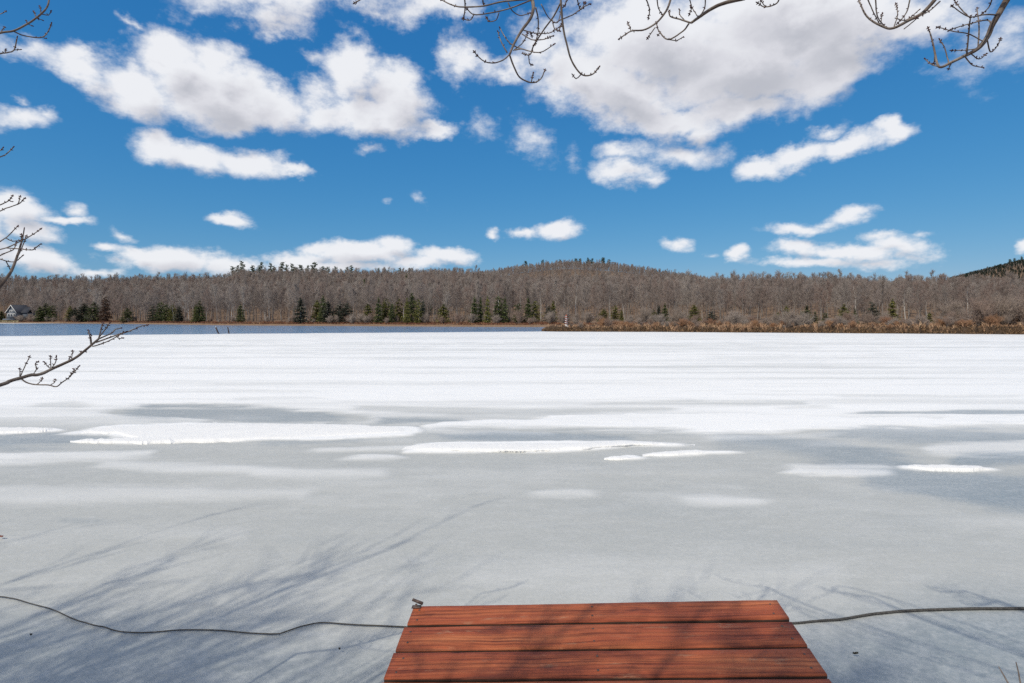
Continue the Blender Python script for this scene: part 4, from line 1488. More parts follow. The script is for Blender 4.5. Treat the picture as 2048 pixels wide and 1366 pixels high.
# ------------------------------------------------------------------ house on the far left shore
def build_house():
    D = 252.0
    x0, x1 = (13 - 1024) / F * D, (33 - 1024) / F * D
    zb = H + (HY - 637) / F * D
    ze = H + (HY - 624.5) / F * D
    zp = H + (HY - 610) / F * D
    cx = (x0 + x1) / 2
    root = link('house', None, label='small grey blue gabled house with white trim at the left end of the far shore', cat='house', loc=(cx, D, zb))
    hw = (x1 - x0) / 2
    he, hp = ze - zb, zp - zb
    g = Geo()
    g.prism([[-hw, 0, -.6], [hw, 0, -.6], [hw, 0, he], [0, 0, hp - .1], [-hw, 0, he]], [0, 8, 0])
    link('wall', g.mesh('house_wall', MT['siding']), root)
    g = Geo()
    g.prism([[hw, 2.2, -.6], [hw + 3, 2.2, -.6], [hw + 3, 2.2, he - .2], [hw, 2.2, he - .2]], [0, 5, 0])
    link('side_wing', g.mesh('house_wing', MT['siding']), root)
    for s in (-1, 1):
        g = Geo()
        a = np.array([s * (hw + .35), -.4, he - .3])
        b = np.array([0, -.4, hp])
        g.prism([a, b, b + [0, 0, .18], a + [0, 0, .18]], [0, 8.8, 0])
        link('roof', g.mesh('house_roof', MT['shingle']), root)
        g = Geo()
        g.prism([a + [0, -.09, -.22], b + [0, -.09, -.25], b + [0, -.09, .04], a + [0, -.09, .04]], [0, .08, 0])
        link('gable_trim', g.mesh('gable_trim', MT['white_paint']), root)
    g = Geo()
    g.prism([[hw, 1.8, he - .35], [hw, 4.6, hp - 1.0], [hw, 4.6, hp - .8], [hw, 1.8, he - .15]], [3.4, 0, 0])
    g.prism([[hw, 7.4, he - .35], [hw, 4.6, hp - 1.0], [hw, 4.6, hp - .8], [hw, 7.4, he - .15]], [3.4, 0, 0])
    link('wing_roof', g.mesh('wing_roof', MT['shingle']), root)
    for (wx, wz, ww, wh) in ((-1.2, 1.0, .75, 1.1), (0, 1.0, .75, 1.1), (1.2, 1.0, .75, 1.1), (-.45, 2.9, .4, .7), (.45, 2.9, .4, .7)):
        g = Geo()
        g.box([wx - ww / 2 - .12, -.06, wz - .12], [wx + ww / 2 + .12, -.003, wz + wh + .12])
        w = link('window', g.mesh('window_frame', MT['white_paint']), root)
        g = Geo()
        g.box([wx - ww / 2, -.075, wz], [wx + ww / 2, -.062, wz + wh])
        link('pane', g.mesh('window_pane', MT['glass']), w)
    g = Geo()
    g.box([-hw - .3, -1.6, -.7], [hw + .3, -.1, -.1])
    link('porch', g.mesh('porch', MT['siding']), root)
    # the pale lawn in front of it
    n = 9000
    px = rng.uniform(-160, 36, n)
    DD = shore_d(px) + rng.uniform(.5, 6, n)
    base = np.stack([(px - 1024) / F * DD, DD, ground_h(px, DD) - .03], 1)
    grass_object('lawn', base, rng.uniform(.3, .9, n), rng.uniform(.06, .12, n), rng.uniform(.2, .7, n), MT['lawn'], 'pale dry lawn on the shore in front of the house')
    # remnant of ice against that shore
    px = np.linspace(-400, 135, 60)
    far_ = shore_d(px) + .5
    w = np.interp(px, [-400, -50, 60, 100, 135], [45, 30, 16, 8, .3])
    v, f = [], []
    for a, (p, d0, ww) in enumerate(zip(px, far_, w)):
        for dd in (d0, d0 - ww):
            v.append([(p - 1024) / F * dd, dd, -.03])
        if a:
            k = 2 * a
            f.append([k - 2, k - 1, k + 1, k])
    link('shore_ice', make_mesh('shore_ice', np.array(v), np.array(f), MT['snow']), kind='structure')


build_house()


# ------------------------------------------------------------------ ornamental lighthouse on the point
def build_lighthouse():
    D = 82.5
    px = 1132.5
    zb = H + (HY - 653.2) / F * D
    zt = H + (HY - 629) / F * D
    ht = zt - zb
    root = link('ornamental_lighthouse', None, label='small white lighthouse with spiral maroon stripes standing on the point', cat='lighthouse', loc=((px - 1024) / F * D, D, zb))
    sides = 16

    def rad(z):
        return np.interp(z, [0, .70 * ht], [.265, .165])

    def lathe(name, prof, mat):
        n = len(prof)
        v, f = [], []
        for (r_, z) in prof:
            for j in range(sides):
                t = j * 2 * math.pi / sides
                v.append([r_ * math.cos(t), r_ * math.sin(t), z])
        for i in range(n - 1):
            for j in range(sides):
                f.append([i * sides + j, i * sides + (j + 1) % sides, (i + 1) * sides + (j + 1) % sides, (i + 1) * sides + j])
        v += [[0, 0, prof[0][1]], [0, 0, prof[-1][1]]]
        k = n * sides
        f3 = [[k, (j + 1) % sides, j] for j in range(sides)] + [[k + 1, (n - 1) * sides + j, (n - 1) * sides + (j + 1) % sides] for j in range(sides)]
        return link(name, make_mesh(name, np.array(v), [np.array(f), np.array(f3)], mat), root)
    lathe('plinth', [(.33, -.5), (.33, .05), (.28, .06)], MT['white_paint'])
    lathe('tower', [(float(rad(z)), z) for z in np.linspace(.05, .70 * ht, 8)], MT['white_paint'])
    # spiral stripe, proud of the tower
    turns, n = 3.4, 120
    z0, z1, bw = .06, .70 * ht, .19
    th = np.linspace(0, turns * 2 * math.pi, n) + 2.2
    zz = np.linspace(z0, z1 - bw, n)
    rings = []
    for dz, dr in ((0, -.01), (0, .012), (bw, .012), (bw, -.01)):
        rr = rad(zz + dz) + dr
        rings.append(np.stack([rr * np.cos(-th), rr * np.sin(-th), zz + dz], 1))
    v = np.stack(rings, 1).reshape(-1, 3)
    i = np.arange(n - 1)[:, None] * 4
    f = np.concatenate([i + np.array([[a, (a + 1) % 4, 4 + (a + 1) % 4, 4 + a]]) for a in range(4)])
    link('stripe', make_mesh('stripe', v, f, MT['maroon_paint']), root)
    lathe('gallery', [(.19, .70 * ht), (.26, .72 * ht), (.26, .76 * ht), (.15, .765 * ht)], MT['orange_paint'])
    lathe('lantern', [(.13, .765 * ht), (.13, .87 * ht)], MT['white_paint'])
    lathe('roof', [(.19, .87 * ht), (.12, .92 * ht), (.03, .985 * ht)], MT['orange_paint'])
    lathe('finial', [(.02, .985 * ht), (.035, 1.01 * ht), (.01, 1.05 * ht)], MT['orange_paint'])


build_lighthouse()

# ------------------------------------------------------------------ stakes in the open water
for (xb, yb, xt, yt, lab, w) in ((437, 667, 431, 653.5, 'dark timber stake leaning left with a pale top in the open water', .16), (457.5, 664.5, 455.5, 654, 'shorter dark timber stake leaning left in the open water', .13)):
    D = 69.5
    b, t = P(xb, yb, D), P(xt, yt, D)
    root = link('mooring_stake', None, label=lab, cat='stake', group='stakes in the open water', loc=tuple(b))
    d = t - b
    g = Geo()
    g.tube(np.array([-d * .6, d * 0, d * .5, d * .93]), [w / 2 * 1.05, w / 2, w / 2 * .95, w / 2 * .9], 8)
    link('post', g.mesh('stake_post', MT['stake']), root)
    g = Geo()
    g.tube(np.array([d * .93, d]), [w / 2 * .98, w / 2 * .85], 8)
    link('cap', g.mesh('stake_cap', MT['white_paint'] if xb < 450 else MT['stake']), root)


# ------------------------------------------------------------------ snow patches lying on the ice
def snow_patch(key, hgt, label, seed, undercut=.0):
    """a thin melting slab: feathered at the back, a low undercut lip at the front"""
    pts = np.array(PATCHES[key], float)
    nx, nv = 260, 14
    q = np.linspace(0, 1, nx)
    x = pts[0, 0] + (pts[-1, 0] - pts[0, 0]) * q
    amp = np.minimum(1, np.minimum(q, 1 - q) * 12)
    top = np.interp(x, pts[:, 0], pts[:, 1]) + (fbm(x / 22, x * 0 + seed, 5, seed, .6) - .5) * 4.5 * amp
    bot = np.interp(x, pts[:, 0], pts[:, 2]) + (fbm(x / 26, x * 0 + seed + 5, 5, seed + 3, .6) - .5) * 3.2 * amp
    bot = np.maximum(bot, top + .5)
    taper = np.minimum(1, (bot - top) / 9) * sm(np.minimum(q, 1 - q), 0, .10)
    lipk = sm(fbm(x / 60, x * 0 + 1.7, 3, seed + 11), .40, .62) * taper * undercut
    yb, yf = F * H / (top - HY), F * H / (bot - HY)
    rows = []
    for v in np.linspace(0, 1, nv):
        Y_ = yb + (yf - yb) * v
        X_ = (x - 1024) / F * Y_
        prof = sm(np.float64(v), 0, .6) * (1 - .35 * sm(np.float64(v), .75, 1.0))
        nz = .7 + .6 * fbm(X_ / .8, Y_ / .4, 4, seed + 9)
        z = (hgt * prof * nz + .014) * taper * sm(np.float64(v), 0, .3) - .006 * (1 - taper) - .010 * (1 - sm(np.float64(v), 0, .25))
        if v == 1:
            z = z * (.2 + .45 * lipk) - .012 * (1 - lipk)
        rows.append(np.stack([X_, Y_, z], 1))
    Y_ = yf + .045 * lipk
    rows.append(np.stack([(x - 1024) / F * Y_, Y_, np.full(nx, -.02)], 1))
    v = np.vstack(rows)
    i, j = np.meshgrid(np.arange(nv), np.arange(nx - 1), indexing='ij')
    f = np.stack([i * nx + j, (i + 1) * nx + j, (i + 1) * nx + j + 1, i * nx + j + 1], -1).reshape(-1, 4)
    link('snow_patch', make_mesh('snow_patch', v, f, MT['snow'], True), label=label, cat='snow patch', group='raised snow patches on the grey ice')


snow_patch('broad', .010, 'broad white snow patch with ragged tips on the grey ice, left of centre', 5)
snow_patch('tongue', .012, 'narrow snow tongue pointing left at the front of the broad patch', 9)
snow_patch('long', .022, 'long low snow patch with a dark undercut front edge, centre of the ice', 12, .9)
snow_patch('slim', .012, 'slim snow patch tapering to a point, right of the long undercut one', 21)
snow_patch('tiny', .008, 'tiny snow patch just below the slim tapering one', 33)
snow_patch('round', .014, 'small rounded snow patch on blue grey ice near the right edge', 41)
snow_patch('left', .012, 'thin snow patch cut by the left edge of the view', 47)


# ------------------------------------------------------------------ dock
def build_dock():
    C = np.array([0, 0, H])
    f_ = F

    def ray(x, y):
        return np.array([(x - 1024) / f_, 1, (HY - y) / f_])
    v1 = np.array([.057, 1, .101])
    v1 /= np.linalg.norm(v1)
    v2 = np.array([1, -.062, .0477])
    v2 -= v1 * (v2 @ v1)
    v2 /= np.linalg.norm(v2)
    A = np.stack([-ray(828, 1212), ray(1552, 1197)], 1)
    t = np.linalg.lstsq(A, 1.8 * v2, rcond=None)[0]
    O = C + (t[0] * ray(828, 1212) + t[1] * ray(1552, 1197)) / 2
    n = np.cross(v2, v1)
    root = link('dock', None, label='red stained wooden plank dock reaching onto the ice', cat='dock', loc=tuple(O))
    from mathutils import Matrix
    root.matrix_world = Matrix(((v2[0], v1[0], n[0], O[0]), (v2[1], v1[1], n[1], O[1]), (v2[2], v1[2], n[2], O[2]), (0, 0, 0, 1)))
    # planks in dock space: x across, y out along the dock, z up
    rows = [(-.003, -.1515), (-.1680, -.3365), (-.3525, -.5145), (-.5295, -.694)]
    y = rows[-1][1] - .015
    while y > -2.55:
        w = .166 + rng.uniform(-.006, .006)
        rows.append((y, y - w))
        y -= w + .015
    xl = [-.8985, -.9075, -.9102, -.9125]
    xr = [.9000, .8995, .8970, .8935]
    for k, (ya, yb) in enumerate(rows):
        L0 = xl[k] if k < 4 else -.912 + rng.uniform(-.006, .006)
        R0 = xr[k] if k < 4 else .896 + rng.uniform(-.006, .006)
        yc, hw = (ya + yb) / 2, (ya - yb) / 2
        cx = (L0 + R0) / 2
        nx, bev = 44, .007
        xs = np.linspace(L0 - cx, R0 - cx, nx)
        sec = [(-hw, -.036), (-hw, -bev), (-hw + bev * .35, -bev * .3), (-hw + bev, 0), (-hw * .5, 0), (0, 0), (hw * .5, 0), (hw - bev, 0), (hw - bev * .35, -bev * .3), (hw, -bev), (hw, -.036)]
        v = []
        r = np.random.default_rng(900 + k)
        for x in xs:
            e1 = .0028 * (fbm(np.array([x * 9 + k * 7]), np.array([.5]), 4, k)[0] - .5) * 2
            e2 = .0028 * (fbm(np.array([x * 9 + k * 7]), np.array([9.5]), 4, k + 31)[0] - .5) * 2
            cup = -.0022 if k % 2 else .0015
            for (a, z) in sec:
                q = a / hw
                yy = a + (e1 if q < -.7 else e2 if q > .7 else 0)
                v.append([x, yy, z + (cup * (q * q - .4) if z > -.03 else 0) + .0012 * math.sin(x * 3 + k * 2)])
        ns = len(sec)
        i, j = np.meshgrid(np.arange(nx - 1), np.arange(ns), indexing='ij')
        jn = (j + 1) % ns
        f4 = np.stack([i * ns + j, (i + 1) * ns + j, (i + 1) * ns + jn, i * ns + jn], -1).reshape(-1, 4)
        caps = [[b * ns + c for c in (range(ns) if b == 0 else reversed(range(ns)))] for b in (0, nx - 1)]
        v = np.array(v)
        # slightly worn, rounded ends
        me = make_mesh('plank', v, [f4, np.array([caps[0], caps[1]])], [MT['plank'], MT['dark_wood']])
        mi_ = np.zeros(len(me.polygons), np.int32)
        mi_[:len(f4)] = np.where((j.ravel() == 0) | (j.ravel() >= ns - 2), 1, 0)  # dark side faces stand in for shade in the plank gaps
        me.polygons.foreach_set('material_index', mi_)
        p = link('plank', me, root, loc=(cx, yc, 0))
        p.rotation_euler = (rng.normal(0, .004), 0, 0)
        g = Geo()
        for xx in (L0 - cx + .045, -.005, R0 - cx - .045):
            for s in (-.5, .5):
                a = np.array([xx + rng.normal(0, .005), s * hw + rng.normal(0, .004), -.004])
                g.tube(np.array([a, a + [0, 0, .0058]]), [.0058, .005], 8)
        sc_ = link('screw_heads', g.mesh('screw_heads', MT['rust_metal']), p, kind='stuff')
    # frame below
    for xx in (-.86, 0, .86):
        g = Geo()
        g.box([xx - .02, -2.6, -.18], [xx + .02, -.01, -.038])
        link('joist', g.mesh('joist', MT['dark_wood']), root)
    g = Geo()
    g.box([-.84, -.06, -.175], [-.02 - .003, -.022, -.040])
    g.box([.023, -.06, -.175], [.84 - .003, -.022, -.040])
    link('end_beam', g.mesh('end_beam', MT['dark_wood']), root)
    for xx in (-.80, .80):
        for yy in (-.25, -2.2):
            g = Geo()
            g.box([xx - .045, yy - .045, -.75], [xx + .045, yy + .045, -.042])
            link('post', g.mesh('dock_post', MT['dark_wood']), root)
    # worn bolt standing on the far left corner
    g = Geo()
    a = np.array([-.905, -.004, .004])
    g.tube(np.array([[-.882, -.012, -.03], [-.886, -.010, .012]]), [.006, .006], 8)
    g.tube(np.array([a + [-.002, .012, .022], a + [.052, -.004, .010]]), [.0075, .0085], 8)
    g.box([-.906, -.030, .0012], [-.860, -.006, .005])
    link('corner_bolt', g.mesh('corner_bolt', MT['rust_metal'], False), root)


build_dock()


# ------------------------------------------------------------------ rope lying on the ice
def build_rope():
    pp = [(-1500, 1230), (-800, 1190), (-330, 1205), (-120, 1188), (0, 1192), (30, 1196), (60, 1206), (110, 1219), (150, 1239), (192, 1250), (205, 1252), (236, 1262), (290, 1265), (360, 1258), (440, 1259), (500, 1265), (552, 1267), (560, 1266.5), (600, 1252), (642, 1243), (700, 1248), (760, 1250), (812, 1253),
          (1000, 1256), (1200, 1254), (1400, 1252), (1590, 1246), (1640, 1240), (1690, 1237), (1740, 1227), (1800, 1221), (1870, 1218), (1950, 1216), (2060, 1216), (2300, 1214), (2700, 1222), (3300, 1210)]
    P3, rad = [], []
    for a, b in zip(pp[:-1], pp[1:]):
        for t in np.linspace(0, 1, 10, endpoint=False):
            x, y = a[0] + (b[0] - a[0]) * t, a[1] + (b[1] - a[1]) * t
            D = F * H / (y - HY)
            P3.append([(x - 1024) / F * D, D, -.003])
            rad.append(np.interp(x, [0, 800, 1590, 1900, 2100], [.0034, .0042, .0066, .0085, .009]))
    P3 = np.array(P3)
    k = np.ones(7) / 7
    for c in range(2):
        P3[3:-3, c] = np.convolve(P3[:, c], k, 'valid')
    s = np.arange(len(P3))
    P3[:, 1] += .006 * (fbm(s / 6, s * 0, 4, 4) - .5)
    g = Geo()
    g.tube(P3, np.array(rad) * (1 + .25 * (fbm(s / 1.5, s * 0 + 5, 3, 9) - .5)), 8)
    link('rope', g.mesh('rope', MT['rope'], True), label='dark grey rope lying on the ice on both sides of the dock', cat='rope')


build_rope()


# ------------------------------------------------------------------ near shore behind the camera
def build_shore():
    xs = np.linspace(-40, 40, 120)
    edge = 1.55 + .25 * (fbm(xs / 1.5, xs * 0, 4, 3) - .5) + np.interp(xs, [-9, -4, -2.8, -1.5, 1.5, 3, 5], [.5, .3, .0, -.5, -.5, .0, .4])
    off = np.array([.35, 0, -.25, -.6, -1.2, -2.5, -5, -10, -25, -60])
    hz = np.array([-.12, .0, .16, .30, .40, .52, .65, .9, 1.4, 2.2])
    v = []
    for o_, h_ in zip(off, hz):
        yy = edge + o_
        v.append(np.stack([xs, yy, h_ + (.12 * (fbm(xs / .8, yy / .8, 4, 71) - .5) if h_ > 0 else 0 * xs)], 1))
    v = np.vstack(v)
    n, m = len(off), len(xs)
    i, j = np.meshgrid(np.arange(n - 1), np.arange(m - 1), indexing='ij')
    f = np.stack([i * m + j, (i + 1) * m + j, (i + 1) * m + j + 1, i * m + j + 1], -1).reshape(-1, 4)
    link('ground', make_mesh('ground', v, f[:, ::-1], MT['shore'], True), kind='structure')


build_shore()

# ------------------------------------------------------------------ maples that reach into the view
# each entry: list of twigs; a twig is (thickness px at start, thickness px at end, points, depth at start or None, drift)
TOP_A = [
    (8, 4.5, [(1063, -8), (1067, 16), (1060, 38), (1044, 60), (1031, 82), (1019, 109)], 2.75, -.15),
    (4, 2.6, [(1019, 109), (1027, 131), (1038, 153), (1052, 162), (1068, 165), (1082, 157), (1090, 140)], None, .12),
    (2.4, 2, [(1063, 163), (1066, 147)], None, .02),
    (3.2, 2.2, [(1019, 109), (1008, 119), (989, 126), (970, 123), (956, 113), (949, 104)], None, -.15),
    (3, 2, [(1014, 105), (1003, 85), (996, 64)], None, .1), (3, 2, [(1044, 98), (1025, 90), (1012, 77), (1000, 56)], None, .05),
    (3, 2, [(1030, 100), (1044, 98), (1066, 104), (1085, 103), (1107, 89)], None, -.1), (2.6, 2, [(1027, 101), (1046, 85), (1055, 66)], None, .1),
    (3.6, 2.4, [(1071, 14), (1076, 38), (1076, 63), (1071, 87)], None, .1), (2.6, 2, [(1046, 60), (1068, 66), (1098, 66), (1117, 55)], None, .08),
    (2.6, 2, [(1044, 68), (1063, 79), (1085, 79), (1105, 72)], None, -.1), (2.4, 2, [(1060, 62), (1064, 72)], None, .02),
    (4, 2.6, [(1063, -2), (1008, 3), (967, 12), (926, 14), (904, 10), (880, -2)], None, .2),
    (3.4, 2.4, [(1064, 0), (1052, 4), (1022, 16), (981, 26), (948, 29), (934, 18)], None, -.12), (2.6, 2, [(948, 29), (940, 40), (926, 38)], None, .05),
    (2.4, 2, [(998, 25), (992, 40), (978, 43), (973, 36)], None, .05), (2.6, 2, [(1016, 5), (1025, 22), (1041, 31), (1060, 26)], None, .06),
    (3.6, 2.6, [(929, -6), (930, 16), (927, 36)], None, .06), (3.2, 2.2, [(964, -5), (968, 10)], None, .04), (2.4, 2, [(1082, 8), (1098, 36), (1115, 45), (1123, 16)], None, .08)]
TOP_B = [
    (5, 2.8, [(1121, -8), (1124, 33), (1127, 60), (1134, 90), (1142, 118), (1156, 142), (1169, 151), (1186, 148), (1198, 134)], 2.5, .12),
    (2.6, 2, [(1163, 148), (1153, 157), (1145, 150)], None, .05),
    (4, 2.6, [(1122, 4), (1107, 33), (1085, 63), (1068, 90), (1060, 109), (1046, 107)], None, .2), (2.6, 2, [(1057, 109), (1059, 126), (1064, 130)], None, .04),
    (3, 2, [(1118, 41), (1145, 30), (1164, 16), (1180, 8)], None, .1), (2.8, 2, [(1104, 38), (1109, 57), (1118, 62)], None, -.05),
    (3, 2.2, [(1153, -6), (1161, 19), (1170, 5)], 2.45, .05), (2.6, 2, [(1118, 60), (1124, 48)], None, .05), (2.4, 2, [(1138, -5), (1128, 12)], 2.5, .04)]
TOP_C = [
    (9, 5.5, [(1490, -4), (1448, 6), (1424, 17), (1403, 31), (1382, 46)], 2.6, .12),
    (4, 2.2, [(1378, 47), (1366, 62), (1337, 79), (1318, 62), (1312, 46)], None, .1), (5, 2.6, [(1343, -6), (1333, 21), (1312, 46), (1287, 60), (1262, 62), (1239, 77)], 2.75, -.12),
    (2.4, 2, [(1262, 62), (1256, 46)], None, .02), (4, 2.6, [(1382, 46), (1361, 39), (1341, 33), (1338, 22)], None, .06), (3, 2.2, [(1411, -5), (1409, 17), (1399, 33)], None, .06),
    (3, 2, [(1314, -5), (1316, 14), (1324, 29)], 2.7, .04), (2.4, 2, [(1310, 55), (1295, 77)], None, .05), (2.4, 1.8, [(1337, 79), (1353, 81), (1366, 74)], None, .05),
    (3.2, 2.2, [(1291, -5), (1299, 18), (1297, 36)], 2.72, .05), (2.6, 2, [(1378, -5), (1383, 14), (1379, 28)], 2.65, .04), (2.4, 2, [(1320, 66), (1316, 70)], None, .01), (2.4, 1.8, [(1397, 36), (1388, 22), (1382, 12)], None, .03), (2.6, 2, [(1370, 42), (1360, 30), (1359, 20)], None, .04)]
TOP_D = [(3.4, 2.2, [(1560, -5), (1552, 8), (1531, 14), (1515, 6)], 2.6, .05), (2.2, 1.8, [(1531, 14), (1522, 2)], None, .02)]
TOP_E = [
    (8, 3, [(1874, -5), (1846, 25), (1817, 41), (1788, 56), (1767, 54), (1734, 33), (1718, 2)], 2.7, .1),
    (3.4, 2, [(1880, 3), (1858, 22), (1832, 36)], None, -.05), (3.2, 2.2, [(1821, -5), (1813, 25), (1796, 46)], 2.7, .05), (3.2, 2.2, [(1751, -5), (1755, 33), (1771, 54)], 2.75, .05),
    (2.8, 2, [(1734, -5), (1747, 25), (1759, 48)], 2.75, .05), (2.4, 2, [(1788, 54), (1795, 30), (1792, 8)], None, .05), (2.4, 2, [(1808, 58), (1830, 40), (1850, 22)], None, .05), (2.4, 2, [(1790, 36), (1812, 40), (1838, 20)], None, .05), (2.2, 1.8, [(1762, 46), (1764, 28)], None, .02)]
TOP_F = [
    (13, 6, [(2018, -8), (1999, 25), (1985, 50), (1974, 75), (1956, 97), (1929, 112), (1904, 124)], 2.55, .1), (6, 2.2, [(1904, 124), (1879, 134), (1871, 112), (1863, 75), (1856, 56)], None, .08),
    (3.4, 2.2, [(1956, 97), (1958, 54), (1954, 17)], None, .1), (3.6, 2.2, [(1933, 110), (1939, 50), (1941, 33)], None, -.1), (3.4, 2.2, [(1983, 50), (1975, 40), (1945, 46), (1904, 58)], None, .1),
    (3.4, 2.2, [(1995, 30), (1970, 29), (1937, 33), (1904, 12)], None, -.1), (3, 2, [(1898, 130), (1896, 120), (1889, 95), (1879, 79)], None, .08), (3, 2, [(1974, 78), (1981, 104), (1995, 91), (2001, 77)], None, .08),
    (3, 2, [(1929, 112), (1945, 130), (1966, 135)], None, .08), (2.6, 2, [(1968, 84), (1937, 68), (1904, 62), (1875, 54)], None, -.08), (2.6, 2, [(1940, 106), (1958, 118), (1972, 108)], None, .05), (2.4, 2, [(1904, 124), (1897, 138)], None, .02), (2.6, 2, [(1956, 97), (1936, 100), (1904, 101)], None, .06),
    (2.8, 2, [(1937, 33), (1922, 18), (1910, 2)], None, .05), (2.6, 2, [(1879, 134), (1862, 128), (1850, 118)], None, .05), (2.4, 2, [(1870, 110), (1868, 128)], None, .02), (3, 2.2, [(1985, -5), (1978, 14), (1966, 26)], None, .05)]
TOP_G = [(3, 2.4, [(725, -4), (716, 2), (709, 6)], 2.7, .02)]
LEFT_A = [
    (4.6, 3.2, [(-60, 84), (0, 66), (27, 62), (56, 47), (82, 28), (95, 12), (99, -6)], 2.6, .1), (3, 2.2, [(28, 63), (47, 71), (82, 75), (96, 63), (103, 47)], None, .08), (2.2, 1.8, [(82, 28), (80, 13)], None, .02), (2.2, 1.8, [(73, 36), (68, 23)], None, .02),
    (2.2, 1.8, [(82, 28), (96, 30), (102, 23)], None, .03), (2, 1.6, [(73, 36), (84, 40)], None, .02), (2, 1.6, [(55, 48), (53, 42)], None, .01), (2, 1.6, [(55, 48), (63, 51)], None, .01), (2.4, 2, [(0, 66), (9, 54)], None, .03), (2, 1.8, [(-20, 30), (0, 28), (11, 23)], 2.6, .03), (2, 1.6, [(88, 76), (91, 77)], None, .01)]
LEFT_B = [(3.4, 2.4, [(-50, 118), (0, 107), (14, 105), (28, 100), (34, 75)], 2.5, .08), (2.2, 1.8, [(28, 100), (41, 99)], None, .02), (2, 1.6, [(11, 105), (11, 99)], None, .01)]
LEFT_C = [(3, 2, [(-40, 326), (0, 314), (14, 307), (26, 295)], 2.5, .06), (2.4, 2, [(-30, 308), (0, 301), (6, 296)], 2.5, .03)]
LEFT_D = [
    (8, 2.2, [(-50, 630), (0, 573), (12, 557), (22, 543), (30, 525), (37, 505), (42, 488), (45, 478), (48, 458)], 2.4, .1), (2.8, 2, [(-40, 508), (0, 499), (20, 493), (37, 484), (54, 476), (67, 468), (81, 458)], 2.42, .08),
    (3, 2, [(-30, 522), (0, 511), (13, 505), (27, 499), (33, 486)], 2.45, .05), (2.6, 2, [(12, 496), (39, 498), (64, 500), (72, 495), (81, 488)], None, -.08), (2.8, 2, [(-30, 500), (0, 483), (11, 476), (22, 466), (35, 453)], 2.4, .08), (2.2, 1.8, [(11, 476), (25, 482), (39, 481)], None, .03),
    (2.6, 2, [(-30, 512), (0, 518), (12, 522), (30, 523), (45, 512)], 2.45, .02), (2.4, 2, [(12, 522), (20, 538)], None, .02), (2.2, 1.8, [(36, 512), (43, 498), (50, 480), (53, 472)], None, .04), (2, 1.6, [(42, 488), (43, 469)], None, .02)]
LEFT_E = [(3, 2, [(-40, 436), (0, 422), (13, 416), (37, 408), (49, 397)], 2.5, .08), (2.2, 1.8, [(37, 408), (40, 393)], None, .02), (2.8, 2, [(-30, 420), (0, 410), (10, 405), (18, 401), (25, 392)], 2.55, .06), (2, 1.6, [(18, 401), (24, 403)], None, .01)]
LEFT_F = [
    (8.5, 4.5, [(-120, 805), (0, 770), (20, 762), (41, 756), (61, 750), (73, 750), (87, 746), (103, 738), (125, 728), (148, 717), (166, 704), (183, 690), (197, 678)], 2.2, .12),
    (3.4, 2, [(197, 678), (222, 667), (231, 659), (241, 656)], None, .06), (3.4, 1.8, [(192, 685), (231, 671), (253, 664), (269, 658), (280, 653), (294, 650)], None, .1), (3, 1.8, [(183, 691), (189, 692), (219, 681), (244, 667), (253, 663)], None, -.05), (2.6, 2, [(197, 677), (202, 660), (206, 646)], None, .04),
    (2.6, 2, [(198, 675), (211, 658), (219, 646)], None, -.04), (2.6, 2, [(182, 690), (180, 675), (177, 661)], None, .03), (2, 1.6, [(183, 687), (182, 670)], None, .02),
    (3.4, 2, [(41, 756), (52, 764), (69, 769), (97, 770), (113, 773), (125, 764), (138, 755), (148, 744), (158, 733)], None, -.1), (2.2, 1.7, [(73, 769), (81, 763), (84, 756)], None, .03), (2.2, 1.7, [(102, 769), (109, 765), (111, 759)], None, .03), (2.4, 1.8, [(41, 752), (50, 732), (59, 714)], None, .05), (2.2, 1.8, [(40, 754), (40, 738)], None, .02),
    (2.4, 1.8, [(67, 748), (73, 738), (71, 728), (75, 724)], None, .03), (2.2, 1.8, [(102, 738), (101, 713)], None, .04), (2.2, 1.8, [(102, 738), (111, 725), (113, 714)], None, -.03), (2.2, 1.8, [(102, 738), (95, 732), (89, 724)], None, .03), (2, 1.6, [(143, 719), (145, 702)], None, .02), (2, 1.6, [(137, 722), (140, 714)], None, .01), (2, 1.6, [(160, 708), (162, 703)], None, .01), (2, 1.6, [(165, 705), (171, 703)], None, .01), (2.2, 1.6, [(232, 672), (238, 677), (245, 676)], None, .02), (2.2, 1.6, [(148, 745), (148, 738)], None, .01), (2, 1.6, [(138, 755), (143, 747)], None, .01)]


def spline(pts, sub=5):
    pts = np.asarray(pts, float)
    if len(pts) < 3:
        return np.array([pts[0] + (pts[-1] - pts[0]) * t for t in np.linspace(0, 1, 5)])
    p = np.vstack([2 * pts[0] - pts[1], pts, 2 * pts[-1] - pts[-2]])
    out = []
    for i in range(1, len(p) - 2):
        for t in np.linspace(0, 1, sub, endpoint=False):
            a, b, c, d = p[i - 1], p[i], p[i + 1], p[i + 2]
            out.append(.5 * ((2 * b) + (-a + c) * t + (2 * a - 5 * b + 4 * c - d) * t * t + (-a + 3 * b - 3 * c + d) * t ** 3))
    out.append(p[-2])
    return np.array(out)


